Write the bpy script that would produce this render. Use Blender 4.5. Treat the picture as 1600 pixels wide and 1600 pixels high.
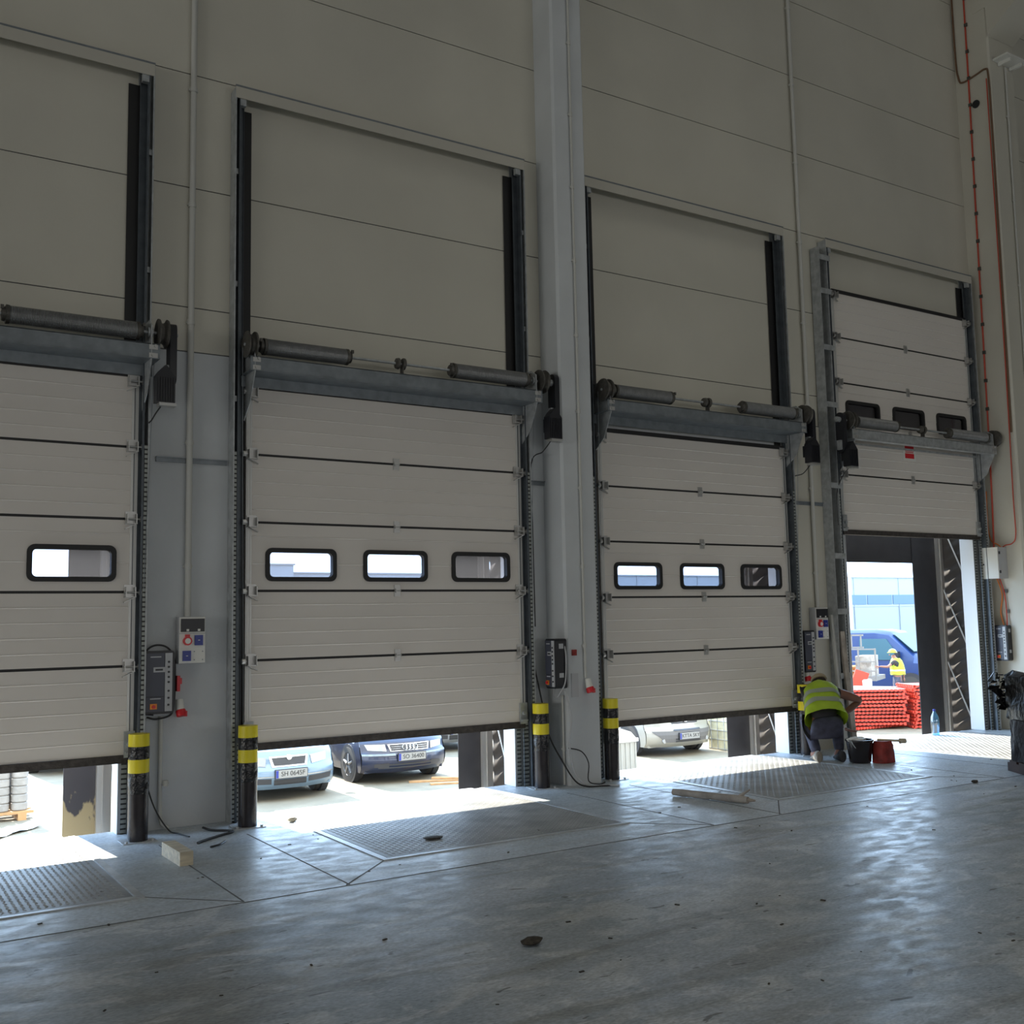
import bpy, math, random
from mathutils import Vector, Matrix
random.seed(7)
for o in list(bpy.data.objects): bpy.data.objects.remove(o)
scn = bpy.context.scene
COL = scn.collection
pi = math.pi

# ------------------------------------------------------------------ camera
YAW, PIT, ROL = 0.5678, 0.1035, -0.0201
fw = Vector((math.sin(YAW)*math.cos(PIT), math.cos(YAW)*math.cos(PIT), math.sin(PIT)))
rt = Vector((math.cos(YAW), -math.sin(YAW), 0))
up = rt.cross(fw)
R2 = rt*math.cos(ROL)+up*math.sin(ROL)
U2 = -rt*math.sin(ROL)+up*math.cos(ROL)
cd = bpy.data.cameras.new('camera'); cam = bpy.data.objects.new('camera', cd); COL.objects.link(cam)
M = Matrix.Identity(4)
for i in range(3):
    M[i][0] = R2[i]; M[i][1] = U2[i]; M[i][2] = -fw[i]
M[0][3], M[1][3], M[2][3] = 0, -9.0814, 1.6631
cam.matrix_world = M
cd.sensor_width = 36; cd.lens = 1639.72/1600*36; cd.clip_end = 500
scn.camera = cam

# ------------------------------------------------------------------ world, sun, lamps, exposure
w = bpy.data.worlds.new('sky'); scn.world = w; w.use_nodes = True
bg = w.node_tree.nodes['Background']
bg.inputs[0].default_value = (0.52, 0.73, 1.0, 1); bg.inputs[1].default_value = 7.5
sd = bpy.data.lights.new('sun', 'SUN'); sun = bpy.data.objects.new('sun', sd); COL.objects.link(sun)
sd.energy = 18.0; sd.angle = math.radians(0.6); sd.color = (1.0, 0.92, 0.77)
sun.rotation_euler = Vector((0.09, -1.0, -0.65)).to_track_quat('-Z', 'Y').to_euler()
sun.location = (5, 20, 15)
def area(name, loc, direction, sx, sy, power, color, spread=pi):
    d = bpy.data.lights.new(name, 'AREA'); d.shape = 'RECTANGLE'; d.size = sx; d.size_y = sy
    d.energy = power; d.color = color; d.spread = spread
    o = bpy.data.objects.new(name, d); COL.objects.link(o); o.location = loc
    o.rotation_euler = Vector(direction).to_track_quat('-Z', 'Y').to_euler()
    return o
# added fill lamps out of view: far end of the hall, left side, overhead
area('far_fill', (8, -33.6, 2.6), (0, 1, 0.03), 40, 4.2, 920, (1.0, 0.985, 0.97))
area('left_fill', (-25.6, -11, 2.7), (1, 0, 0.02), 16, 4.6, 1050, (1.0, 0.98, 0.93))
for i, x in enumerate((-8, 8, 24)):
    area('overhead_fill', (x, -11, 12.2), (0, 0, -1), 3, 16, 130, (1.0, 0.98, 0.86), math.radians(105))
scn.view_settings.view_transform = 'Standard'; scn.view_settings.look = 'None'
scn.view_settings.exposure = 0.0; scn.view_settings.gamma = 1; scn.view_settings.use_curve_mapping = False

# ------------------------------------------------------------------ materials
def nd(nt, t, **k):
    n = nt.nodes.new(t)
    for a, b in k.items(): setattr(n, a, b)
    return n
def mat(name, col, rough=0.5, metal=0.0, var=0.0, scale=8.0, bump=0.0, bscale=40.0, rvar=0.0, stretch=(1, 1, 1), col2=None, spec=0.5, coat=0.0):
    m = bpy.data.materials.new(name); m.use_nodes = True; nt = m.node_tree; b = nt.nodes['Principled BSDF']
    b.inputs['Base Color'].default_value = (*col, 1); b.inputs['Roughness'].default_value = rough
    b.inputs['Metallic'].default_value = metal; b.inputs['Specular IOR Level'].default_value = spec
    b.inputs['Coat Weight'].default_value = coat
    tc = nd(nt, 'ShaderNodeTexCoord'); mp = nd(nt, 'ShaderNodeMapping'); mp.inputs['Scale'].default_value = stretch
    nt.links.new(tc.outputs['Object'], mp.inputs[0])
    if var or col2:
        no = nd(nt, 'ShaderNodeTexNoise'); no.inputs['Scale'].default_value = scale; no.inputs['Detail'].default_value = 6
        nt.links.new(mp.outputs[0], no.inputs[0])
        cr = nd(nt, 'ShaderNodeValToRGB'); cr.color_ramp.elements[0].position = 0.35; cr.color_ramp.elements[1].position = 0.68
        c2 = col2 or tuple(min(1, c*(1+var)) for c in col); c1 = col if col2 else tuple(c*(1-var) for c in col)
        cr.color_ramp.elements[0].color = (*c1, 1); cr.color_ramp.elements[1].color = (*c2, 1)
        nt.links.new(no.outputs[0], cr.inputs[0]); nt.links.new(cr.outputs[0], b.inputs['Base Color'])
        if rvar:
            mr = nd(nt, 'ShaderNodeMapRange'); mr.inputs[3].default_value = rough-rvar; mr.inputs[4].default_value = rough+rvar
            nt.links.new(no.outputs[0], mr.inputs[0]); nt.links.new(mr.outputs[0], b.inputs['Roughness'])
    if bump:
        n2 = nd(nt, 'ShaderNodeTexNoise'); n2.inputs['Scale'].default_value = bscale; n2.inputs['Detail'].default_value = 4
        nt.links.new(mp.outputs[0], n2.inputs[0])
        bp = nd(nt, 'ShaderNodeBump'); bp.inputs['Strength'].default_value = bump; bp.inputs['Distance'].default_value = 0.02
        nt.links.new(n2.outputs[0], bp.inputs['Height']); nt.links.new(bp.outputs[0], b.inputs['Normal'])
    return m
def floor_mat():
    m = bpy.data.materials.new('dusty_concrete'); m.use_nodes = True; nt = m.node_tree; b = nt.nodes['Principled BSDF']; L = nt.links.new
    tc = nd(nt, 'ShaderNodeTexCoord')
    def noise(sc, det=5, st=(1, 1, 1), rot=0, dis=0):
        mp = nd(nt, 'ShaderNodeMapping'); mp.inputs['Scale'].default_value = st; mp.inputs['Rotation'].default_value = (0, 0, rot)
        L(tc.outputs['Object'], mp.inputs[0])
        n = nd(nt, 'ShaderNodeTexNoise'); n.inputs['Scale'].default_value = sc; n.inputs['Detail'].default_value = det; n.inputs['Distortion'].default_value = dis
        L(mp.outputs[0], n.inputs[0]); return n
    def ramp(src, p0, p1, c0, c1):
        r = nd(nt, 'ShaderNodeValToRGB'); r.color_ramp.elements[0].position = p0; r.color_ramp.elements[1].position = p1
        r.color_ramp.elements[0].color = (*c0, 1); r.color_ramp.elements[1].color = (*c1, 1); L(src, r.inputs[0]); return r
    def mix(t, f, a, c):
        x = nd(nt, 'ShaderNodeMix', data_type='RGBA', blend_type=t)
        if isinstance(f, float): x.inputs[0].default_value = f
        else: L(f, x.inputs[0])
        L(a, x.inputs[6]); L(c, x.inputs[7]); return x.outputs[2]
    big = ramp(noise(1.1, 12, (1, 1.3, 1), .1, .6).outputs[0], .35, .7, (.33, .38, .43), (.46, .50, .545))
    dust = ramp(noise(2.4, 14, (1, 1.5, 1), 0.15, .9).outputs[0], .52, .62, (0, 0, 0), (.75, .75, .75))
    dcol = nd(nt, 'ShaderNodeRGB'); dcol.outputs[0].default_value = (.58, .61, .63, 1)
    c = mix('MIX', dust.outputs[0], big.outputs[0], dcol.outputs[0])
    tracks = ramp(noise(1.8, 14, (.35, 2.2, 1), 0.12, .8).outputs[0], .52, .62, (0, 0, 0), (.6, .6, .6))
    tcol = nd(nt, 'ShaderNodeRGB'); tcol.outputs[0].default_value = (.25, .255, .24, 1)
    c = mix('MIX', tracks.outputs[0], c, tcol.outputs[0])
    scr = ramp(noise(7, 14, (.6, 1.7, 1), 0.35, 1).outputs[0], .60, .64, (0, 0, 0), (.45, .45, .45))
    scol = nd(nt, 'ShaderNodeRGB'); scol.outputs[0].default_value = (.62, .64, .65, 1)
    c = mix('MIX', scr.outputs[0], c, scol.outputs[0])
    spots = ramp(noise(11, 6, (.5, 1.4, 1), 0.2, .5).outputs[0], .67, .70, (0, 0, 0), (.8, .8, .8))
    pcol = nd(nt, 'ShaderNodeRGB'); pcol.outputs[0].default_value = (.09, .09, .085, 1)
    c = mix('MIX', spots.outputs[0], c, pcol.outputs[0])
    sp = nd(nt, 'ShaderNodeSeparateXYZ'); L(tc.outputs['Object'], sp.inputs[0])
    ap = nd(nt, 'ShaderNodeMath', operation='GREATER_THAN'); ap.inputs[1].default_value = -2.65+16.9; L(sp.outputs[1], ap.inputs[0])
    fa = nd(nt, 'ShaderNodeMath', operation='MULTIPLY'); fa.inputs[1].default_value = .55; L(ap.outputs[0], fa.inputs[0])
    acol = nd(nt, 'ShaderNodeRGB'); acol.outputs[0].default_value = (.62, .69, .76, 1)  # paler slab by the docks, its blue and brightness raised to paint in sky light
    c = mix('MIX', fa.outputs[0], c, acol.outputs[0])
    gr = ramp(noise(55, 6, (.7, 1.3, 1), .3, .3).outputs[0], .30, .70, (.72, .72, .72), (1.22, 1.22, 1.22))
    c = mix('MULTIPLY', 1.0, c, gr.outputs[0])
    wet = ramp(noise(.45, 5, (1, 1, 1), 0, .5).outputs[0], .42, .62, (.82, .81, .78), (1.08, 1.09, 1.12))
    c = mix('MULTIPLY', 1.0, c, wet.outputs[0])
    L(c, b.inputs['Base Color'])
    mr = nd(nt, 'ShaderNodeMapRange'); mr.inputs[1].default_value = .35; mr.inputs[2].default_value = .65; mr.inputs[3].default_value = .33; mr.inputs[4].default_value = .52
    L(noise(7, 14, (.8, 1.5, 1), .1, .4).outputs[0], mr.inputs[0]); L(mr.outputs[0], b.inputs['Roughness'])
    b.inputs['Specular IOR Level'].default_value = .5
    bp = nd(nt, 'ShaderNodeBump'); bp.inputs['Strength'].default_value = .25; bp.inputs['Distance'].default_value = .004
    L(noise(40, 6, (.6, 1.5, 1), .2, .3).outputs[0], bp.inputs['Height']); L(bp.outputs[0], b.inputs['Normal'])
    return m
def glass_mat(name, tint=(1, 1, 1), op=0.12):
    m = bpy.data.materials.new(name); m.use_nodes = True; nt = m.node_tree
    for n in list(nt.nodes): nt.nodes.remove(n)
    out = nd(nt, 'ShaderNodeOutputMaterial'); mx = nd(nt, 'ShaderNodeMixShader'); t = nd(nt, 'ShaderNodeBsdfTransparent'); g = nd(nt, 'ShaderNodeBsdfGlossy')
    t.inputs[0].default_value = (*tint, 1); g.inputs['Roughness'].default_value = .08; mx.inputs[0].default_value = op
    nt.links.new(t.outputs[0], mx.inputs[1]); nt.links.new(g.outputs[0], mx.inputs[2]); nt.links.new(mx.outputs[0], out.inputs[0]); return m
K = {}
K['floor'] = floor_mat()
K['panel'] = mat('cream_wall_panel', (.58, .56, .485), .5, 0, .05, .8, .03, 60)
K['concrete'] = mat('grey_column_concrete', (.57, .595, .615), .7, 0, .06, 1.5, .08, 30)
K['door'] = mat('grey_white_steel_panel', (.70, .66, .615), .42, 0, .02, 1.2, .02, 200)
K['endcap'] = mat('light_steel_end_cap', (.62, .62, .60), .35, .2)
K['seal'] = mat('black_rubber', (.012, .012, .013), .55)
K['brown_seal'] = mat('dirty_bottom_rubber', (.045, .038, .034), .7, 0, .4, 20, .3, 60)
K['galv'] = mat('galvanised_steel', (.40, .42, .43), .45, .35, .18, 14, .05, 90)
K['galv_dark'] = mat('dark_galvanised_steel', (.21, .235, .255), .45, .4, .15, 10)
K['shiny'] = mat('bright_zinc', (.50, .50, .49), .38, .7)
K['spring'] = mat('oiled_spring_steel', (.24, .245, .25), .4, .45, .1, 20)
K['cast'] = mat('dark_cast_metal', (.10, .095, .085), .5, .5, .2, 25)
K['black'] = mat('black_plastic', (.014, .015, .02), .38)
K['charcoal'] = mat('charcoal_plastic', (.055, .06, .085), .4)
K['ltgrey'] = mat('light_grey_plastic', (.45, .46, .48), .45)
K['white'] = mat('white_plastic', (.74, .74, .70), .4)
K['jamb'] = mat('white_jamb_trim', (.80, .82, .84), .45)
K['conduit'] = mat('pale_grey_conduit', (.53, .53, .50), .45)
K['red'] = mat('red_plastic', (.62, .02, .03), .35)
K['blue'] = mat('blue_plastic', (.02, .035, .25), .35)
K['orange'] = mat('orange_plastic', (.85, .28, .03), .4)
K['yellow'] = mat('yellow_band_paint', (.78, .66, .02), .35)
K['bollard'] = mat('black_bollard_paint', (.02, .016, .018), .22, 0, .2, 12, .05, 20)
K['film'] = mat('black_wrap_film', (.012, .012, .014), .2, 0, 0, 8, .9, 14)
K['tread'] = mat('worn_tread_steel', (.48, .49, .49), .5, .1, .2, 3, .1, 60)
K['tread_base'] = mat('dark_tread_steel', (.30, .31, .315), .5, .1, .25, 3, .1, 60)  # base plate, darker than the raised pattern
K['strip'] = mat('worn_steel_strip', (.50, .52, .54), .4, .3, .15, 9)
K['joint'] = mat('dark_joint_filler', (.11, .115, .12), .8)
K['curtain'] = mat('black_dock_curtain', (.019, .017, .019), .55, 0, .2, 5)
def dirty_mat():
    m = mat('sandy_smeared_curtain', (.03, .028, .034), .6); nt = m.node_tree; b = nt.nodes['Principled BSDF']; L = nt.links.new
    tc = nd(nt, 'ShaderNodeTexCoord'); sp = nd(nt, 'ShaderNodeSeparateXYZ'); L(tc.outputs['Object'], sp.inputs[0])
    mp = nd(nt, 'ShaderNodeMapping'); mp.inputs['Scale'].default_value = (1, 1, .5); L(tc.outputs['Object'], mp.inputs[0])
    no = nd(nt, 'ShaderNodeTexNoise'); no.inputs['Scale'].default_value = 11; no.inputs['Detail'].default_value = 8; L(mp.outputs[0], no.inputs[0])
    a = nd(nt, 'ShaderNodeMath', operation='MULTIPLY_ADD'); a.inputs[1].default_value = -1.3; L(sp.outputs[2], a.inputs[0]); L(no.outputs[0], a.inputs[2])
    r = nd(nt, 'ShaderNodeValToRGB'); r.color_ramp.elements[0].position = .18; r.color_ramp.elements[1].position = .26
    r.color_ramp.elements[0].color = (.03, .028, .034, 1); r.color_ramp.elements[1].color = (.26, .21, .12, 1)
    L(a.outputs[0], r.inputs[0]); L(r.outputs[0], b.inputs['Base Color']); return m
K['curtain_dirty'] = dirty_mat()
K['canopy'] = mat('pleated_dark_fabric', (.035, .027, .022), .7, 0, .2, 3)
K['alu'] = mat('aluminium_profile', (.55, .53, .50), .35, .8)
K['sand'] = mat('sandy_yard_paving', (.20, .17, .12), .85, 0, .12, 2.5, .2, 25)
K['wood'] = mat('pale_sawn_wood', (.60, .53, .40), .7, 0, .2, 5, .2, 40, stretch=(1, 6, 6))
K['oldwood'] = mat('weathered_wood', (.33, .29, .25), .75, 0, .3, 6, .3, 30)
K['orangewood'] = mat('warm_board_wood', (.42, .24, .11), .7, 0, .2, 5)
K['stone'] = mat('pale_concrete_block', (.30, .285, .27), .85, 0, .12, 6, .2, 30)
K['tub'] = mat('pale_grey_tub', (.36, .36, .345), .5)
K['barrier'] = mat('red_barrier_plastic', (.50, .04, .02), .4)
K['bldg'] = mat('pale_cladding', (.30, .335, .37), .5)
K['bldg2'] = mat('pale_cladding_lower', (.27, .29, .31), .5)
K['bwin'] = mat('blue_window_band', (.07, .13, .22), .3)
K['glass'] = glass_mat('tinted_acrylic', (.62, .62, .66), .08)
K['bottle'] = glass_mat('blue_bottle_plastic', (.35, .7, .95), .25)
K['tyre'] = mat('dusty_tyre_rubber', (.05, .046, .042), .8)
K['rim'] = mat('silver_rim', (.35, .35, .36), .3, .7)
K['lens'] = mat('headlight_lens', (.34, .345, .35), .12, .2, coat=.6)
K['chrome'] = mat('chrome_trim', (.6, .6, .62), .2, .9)
K['carglass'] = mat('dark_car_glass', (.03, .04, .05), .05, 0, coat=.5)
K['darkgrille'] = mat('dark_grille', (.03, .03, .035), .4)
K['plate'] = mat('number_plate_white', (.26, .26, .255), .35)
K['skin'] = mat('tanned_skin', (.26, .12, .08), .5)
K['vest'] = mat('yellow_hi_vis_fabric', (.40, .58, .03), .6, 0, .08, 9)
K['reflect'] = mat('grey_reflective_band', (.33, .38, .30), .4)
K['tee'] = mat('black_cotton', (.02, .018, .022), .8)
K['jeans'] = mat('grey_blue_work_trousers', (.05, .052, .085), .8, 0, .3, 12)
K['shoe'] = mat('tan_grey_boot', (.22, .20, .17), .7)
K['darkshoe'] = mat('dark_boot', (.03, .03, .035), .7)
K['cap'] = mat('beige_cap_cloth', (.40, .33, .22), .7)
K['hair'] = mat('dark_hair', (.025, .018, .014), .7)
K['helmet'] = mat('lime_helmet', (.35, .42, .02), .3)
K['bagplastic'] = mat('glossy_black_film', (.004, .004, .005), .28, 0, 0, 8, .7, 16, spec=.12)
K['brownwrap'] = mat('dark_brown_wrap', (.014, .009, .009), .5, 0, .4, 7, .5, 14, spec=.12)
K['rope'] = mat('white_twine', (.6, .58, .54), .8)
K['dark'] = mat('dark_cable_sheath', (.02, .02, .022), .5)
K['redcable'] = mat('red_cable_sheath', (.50, .06, .03), .5)
K['orangecable'] = mat('orange_cable_sheath', (.75, .22, .04), .5)
K['browncable'] = mat('brown_cable_sheath', (.16, .09, .05), .6)
K['bucket'] = mat('black_bucket_plastic', (.015, .012, .014), .25)
K['redcloth'] = mat('dark_red_cloth', (.30, .035, .03), .6, 0, .4, 10, .3, 20)
def punched_mat():
    m = mat('punched_zinc', (.34, .36, .34), .5, .3); nt = m.node_tree; b = nt.nodes['Principled BSDF']
    tc = nd(nt, 'ShaderNodeTexCoord'); sp = nd(nt, 'ShaderNodeSeparateXYZ'); nt.links.new(tc.outputs['Object'], sp.inputs[0])
    a = nd(nt, 'ShaderNodeMath', operation='PINGPONG'); a.inputs[1].default_value = .02; nt.links.new(sp.outputs[2], a.inputs[0])
    c = nd(nt, 'ShaderNodeMath', operation='LESS_THAN'); c.inputs[1].default_value = .007; nt.links.new(a.outputs[0], c.inputs[0])
    x = nd(nt, 'ShaderNodeMix', data_type='RGBA'); x.inputs[6].default_value = (.34, .36, .34, 1); x.inputs[7].default_value = (.03, .03, .03, 1)
    nt.links.new(c.outputs[0], x.inputs[0]); nt.links.new(x.outputs[2], b.inputs['Base Color']); return m
K['punched'] = punched_mat()
K['yardsteel'] = mat('weathered_trailer_steel', (.20, .185, .17), .6, .2)
K['track'] = mat('shaded_track_steel', (.09, .105, .12), .45, .4, .15, 10)  # galvanised steel with the shade on its inner faces put into the colour
K['header'] = mat('cream_header', (.50, .48, .42), .5)
K['roof'] = mat('grey_ceiling_sheet', (.45, .45, .43), .6)
K['vanblue'] = mat('blue_van_paint', (.012, .035, .13), .4, 0, coat=.2)
K['paper'] = mat('white_sheet', (.8, .8, .78), .6)
K['debris'] = mat('dark_debris', (.05, .042, .033), .9, 0, .4, 30)
K['skirt'] = mat('dirt_smear', (.12, .10, .075), .9, 0, .4, 25)

# ------------------------------------------------------------------ mesh helpers
class MB:
    def __init__(s): s.v = []; s.f = []
    def add(s, vs, fs):
        n = len(s.v); s.v += [tuple(p) for p in vs]; s.f += [tuple(i+n for i in f) for f in fs]; return s
    def box(s, x0, x1, y0, y1, z0, z1, m=None):
        vs = [Vector(p) for p in ((x0, y0, z0), (x1, y0, z0), (x1, y1, z0), (x0, y1, z0), (x0, y0, z1), (x1, y0, z1), (x1, y1, z1), (x0, y1, z1))]
        if m is not None: vs = [m @ p for p in vs]
        return s.add(vs, [(3, 2, 1, 0), (4, 5, 6, 7), (0, 1, 5, 4), (1, 2, 6, 5), (2, 3, 7, 6), (3, 0, 4, 7)])
    def rings(s, rings, cap=True, closed=True):
        n = len(rings[0]); vs = [p for r in rings for p in r]; fs = []
        for i in range(len(rings)-1):
            for j in range(n if closed else n-1):
                a = i*n+j; b = i*n+(j+1) % n; fs.append((a, b, b+n, a+n))
        if cap and closed:
            fs.append(tuple(range(n-1, -1, -1))); fs.append(tuple((len(rings)-1)*n+j for j in range(n)))
        return s.add(vs, fs)
    def cyl(s, p0, p1, r0, r1=None, n=16):
        p0 = Vector(p0); p1 = Vector(p1); d = (p1-p0).normalized(); r1 = r0 if r1 is None else r1
        a = d.orthogonal().normalized(); b = d.cross(a)
        return s.rings([[p+(a*math.cos(2*pi*k/n)+b*math.sin(2*pi*k/n))*r for k in range(n)] for p, r in ((p0, r0), (p1, r1))])
    def lathe(s, prof, p0=(0, 0, 0), ax=(0, 0, 1), n=20):
        p0 = Vector(p0); d = Vector(ax).normalized(); a = d.orthogonal().normalized(); b = d.cross(a)
        return s.rings([[p0+d*h+(a*math.cos(2*pi*k/n)+b*math.sin(2*pi*k/n))*max(r, 1e-4) for k in range(n)] for r, h in prof])
    def tube(s, pts, r, n=8):
        pts = [Vector(p) for p in pts]; rs = []; prev = None
        for i, p in enumerate(pts):
            d = (pts[min(i+1, len(pts)-1)]-pts[max(i-1, 0)]).normalized()
            a = d.orthogonal().normalized() if prev is None else (prev-d*prev.dot(d)).normalized()
            prev = a; b = d.cross(a); rr = r[i] if isinstance(r, (list, tuple)) else r
            rs.append([p+(a*math.cos(2*pi*k/n)+b*math.sin(2*pi*k/n))*rr for k in range(n)])
        return s.rings(rs)
    def prism(s, poly, fn0, fn1):
        n = len(poly); vs = [fn0(*p) for p in poly]+[fn1(*p) for p in poly]
        fs = [tuple(range(n-1, -1, -1)), tuple(range(n, 2*n))]+[(i, (i+1) % n, (i+1) % n+n, i+n) for i in range(n)]
        return s.add(vs, fs)
    def ringprism(s, outer, inner, fn0, fn1):
        n = len(outer); vs = [fn0(*p) for p in outer]+[fn0(*p) for p in inner]+[fn1(*p) for p in outer]+[fn1(*p) for p in inner]; fs = []
        for i in range(n):
            j = (i+1) % n
            fs += [(i, i+n, j+n, j), (i+2*n, j+2*n, j+3*n, i+3*n), (i, j, j+2*n, i+2*n), (i+n, i+3*n, j+3*n, j+n)]
        return s.add(vs, fs)
def rrect(x0, x1, z0, z1, r, k=5):
    out = []
    for cx, cz, a0 in ((x1-r, z1-r, 0), (x0+r, z1-r, 90), (x0+r, z0+r, 180), (x1-r, z0+r, 270)):
        for i in range(k+1):
            a = math.radians(a0+90*i/k); out.append((cx+r*math.cos(a), cz+r*math.sin(a)))
    return out
def smoothpath(pts, k=6):
    pts = [Vector(p) for p in pts]; out = []
    for i in range(len(pts)-1):
        p0 = pts[max(i-1, 0)]; p1 = pts[i]; p2 = pts[i+1]; p3 = pts[min(i+2, len(pts)-1)]
        for j in range(k):
            t = j/k; out.append(0.5*((2*p1)+(-p0+p2)*t+(2*p0-5*p1+4*p2-p3)*t*t+(-p0+3*p1-3*p2+p3)*t**3))
    out.append(pts[-1]); return out
ORG = {}
def tag(o, label=None, cat=None, group=None, kind=None):
    if label: o['label'] = label
    if cat: o['category'] = cat
    if group: o['group'] = group
    if kind: o['kind'] = kind
    return o
def mesh(name, mb, m, smooth=False, off=(0, 0, 0)):
    me = bpy.data.meshes.new(name); off = Vector(off)
    me.from_pydata([tuple(Vector(p)-off) for p in mb.v], [], mb.f); me.materials.append(m); me.validate(); me.update()
    if smooth:
        me.polygons.foreach_set('use_smooth', [True]*len(me.polygons))
        try: me.set_sharp_from_angle(angle=math.radians(38))
        except Exception: pass
    return me
def obj(name, mb, m, parent=None, smooth=False, label=None, cat=None, group=None, kind=None):
    """geometry given in world coordinates; stored relative to the thing's base"""
    if parent is None:
        xs = [p[0] for p in mb.v]; ys = [p[1] for p in mb.v]; zs = [p[2] for p in mb.v]
        org = Vector(((min(xs)+max(xs))/2, (min(ys)+max(ys))/2, min(zs)))
    else: org = ORG[parent.name]
    o = bpy.data.objects.new(name, mesh(name, mb, m, smooth, org)); COL.objects.link(o)
    if parent is None: o.location = org
    else: o.parent = parent
    ORG[o.name] = org
    return tag(o, label, cat, group, kind)
def thing(name, loc, label, cat, group=None, kind=None):
    o = bpy.data.objects.new(name, None); COL.objects.link(o); o.location = loc; ORG[o.name] = Vector(loc)
    o.empty_display_size = .2
    return tag(o, label, cat, group, kind)
def dup(root, loc, rz=0, label=None, group=None):
    r = root.copy(); COL.objects.link(r); r.location = loc; r.rotation_euler = (0, 0, rz)
    if label: r['label'] = label
    if group: r['group'] = group
    for ch in list(root.children):
        c = ch.copy(); COL.objects.link(c); c.parent = r
        for g in list(ch.children):
            d = g.copy(); COL.objects.link(d); d.parent = c
    return r
def inst(name, me, loc, parent):
    o = bpy.data.objects.new(name, me); COL.objects.link(o); o.parent = parent
    o.location = Vector(loc)-ORG[parent.name]; ORG[o.name] = ORG[parent.name]; return o
def text(name, body, size, m, parent, loc, rot, ext=.001):
    c = bpy.data.curves.new(name, 'FONT'); c.body = body; c.size = size; c.extrude = ext; c.align_x = 'CENTER'; c.align_y = 'CENTER'
    tmp = bpy.data.objects.new('lettering', c); COL.objects.link(tmp); bpy.context.view_layer.update()
    me = bpy.data.meshes.new_from_object(tmp.evaluated_get(bpy.context.evaluated_depsgraph_get())); bpy.data.objects.remove(tmp)
    me.materials.clear(); me.materials.append(m); o = bpy.data.objects.new(name, me); COL.objects.link(o); o.parent = parent
    o.location = Vector(loc)-ORG[parent.name]; o.rotation_euler = rot; return o

# ------------------------------------------------------------------ measures
W = 2.919
DL = [2.056-W, 2.989, 6.917, 10.839]       # left edges of the four doors
DT = [0.628, 0.636, 0.560, 2.744]          # how far each door is raised
YW = 0.06; YO = 0.24                       # inner and outer face of the front wall
GZ = -1.2                                  # yard level
HO = 3.08                                  # opening height
ordn = ['leftmost door', 'door with the dark blue car behind it', 'door between the big column and the crouching worker', 'raised door on the right']

# ------------------------------------------------------------------ structure
X0, X1, Y0, ZC = -26, 44, -34, 12.5
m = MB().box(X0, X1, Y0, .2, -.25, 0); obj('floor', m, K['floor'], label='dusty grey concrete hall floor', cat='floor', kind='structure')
m = MB().box(-60, 160, YO+.01, 190, GZ-.3, GZ); obj('ground', m, K['sand'], label='pale sandy yard paving outside the docks', cat='ground', kind='structure')
m = MB().box(X0, X1, .2, YO, GZ, -.005); obj('trim_dock_face', m, K['concrete'], label='concrete face of the loading dock below the doors', cat='dock wall', kind='structure')
m = MB().box(X0, X1, Y0, YO, ZC, ZC+.2); obj('ceiling', m, K['roof'], label='grey sheet ceiling of the hall', cat='ceiling', kind='structure')
m = MB().box(X0-.2, X0, Y0, YO, 0, ZC); obj('wall_left', m, K['panel'], label='left end wall of the hall', cat='wall', kind='structure')
m = MB().box(X1, X1+.2, Y0, YO, 0, ZC); obj('wall_right', m, K['panel'], label='right end wall of the hall', cat='wall', kind='structure')
m = MB().box(X0, X1, Y0-.2, Y0, 0, ZC); obj('wall_back', m, K['panel'], label='back wall of the hall', cat='wall', kind='structure')
# front wall: cream panel courses with narrow joints, grey concrete piers below
fl = thing('wall_front', (0, YW, 0), 'cream panelled wall with four dock doors and grey piers', 'wall', kind='structure')
ZP = 4.08
cu = MB(); zs = [ZP, 4.48, 5.58, 6.645, 7.72, 8.79, 9.86, 10.93, ZC]
for a, b in zip(zs, zs[1:]): cu.box(X0, X1, YW, YO, a+.005, b-.005)
obj('panel_course', cu, K['panel'], fl)
obj('panel_joint', MB().box(X0, X1, YW+.012, YO-.02, ZP, ZC), K['joint'], fl)
pr = MB(); edges = [X0]
for L in DL: edges += [L+.10, L+W-.10]
edges.append(X1)
for i in range(0, len(edges), 2): pr.box(edges[i], edges[i+1], YW, YO, 0, ZP-.005)
for L in DL: pr.box(L+.10, L+W-.10, YW, YO, HO, ZP-.005)
obj('pier', pr, K['concrete'], fl)
# cream infill between the third and fourth door and beside the right column
cp = MB()
for a, b in ((DL[2]+W+.16, DL[3]-.12), (DL[3]+W+.16, X1)):
    cp.box(a, b, YW-.012, YW, 0, ZP-.01)
obj('infill_panel', cp, K['panel'], fl)
for i, L in enumerate(DL):
    j = MB(); a, b = L+.10, L+W-.10
    j.box(a, a+.006, YW-.012, YO+.02, .001, HO); j.box(b-.006, b, YW-.012, YO+.02, .001, HO); j.box(a+.006, b-.006, YW-.012, YO+.02, HO-.006, HO)
    obj('trim_%d' % (i+1), j, K['jamb'], kind='structure', label='white sheet lining in the opening of the '+ordn[i], cat='door jamb')
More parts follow.
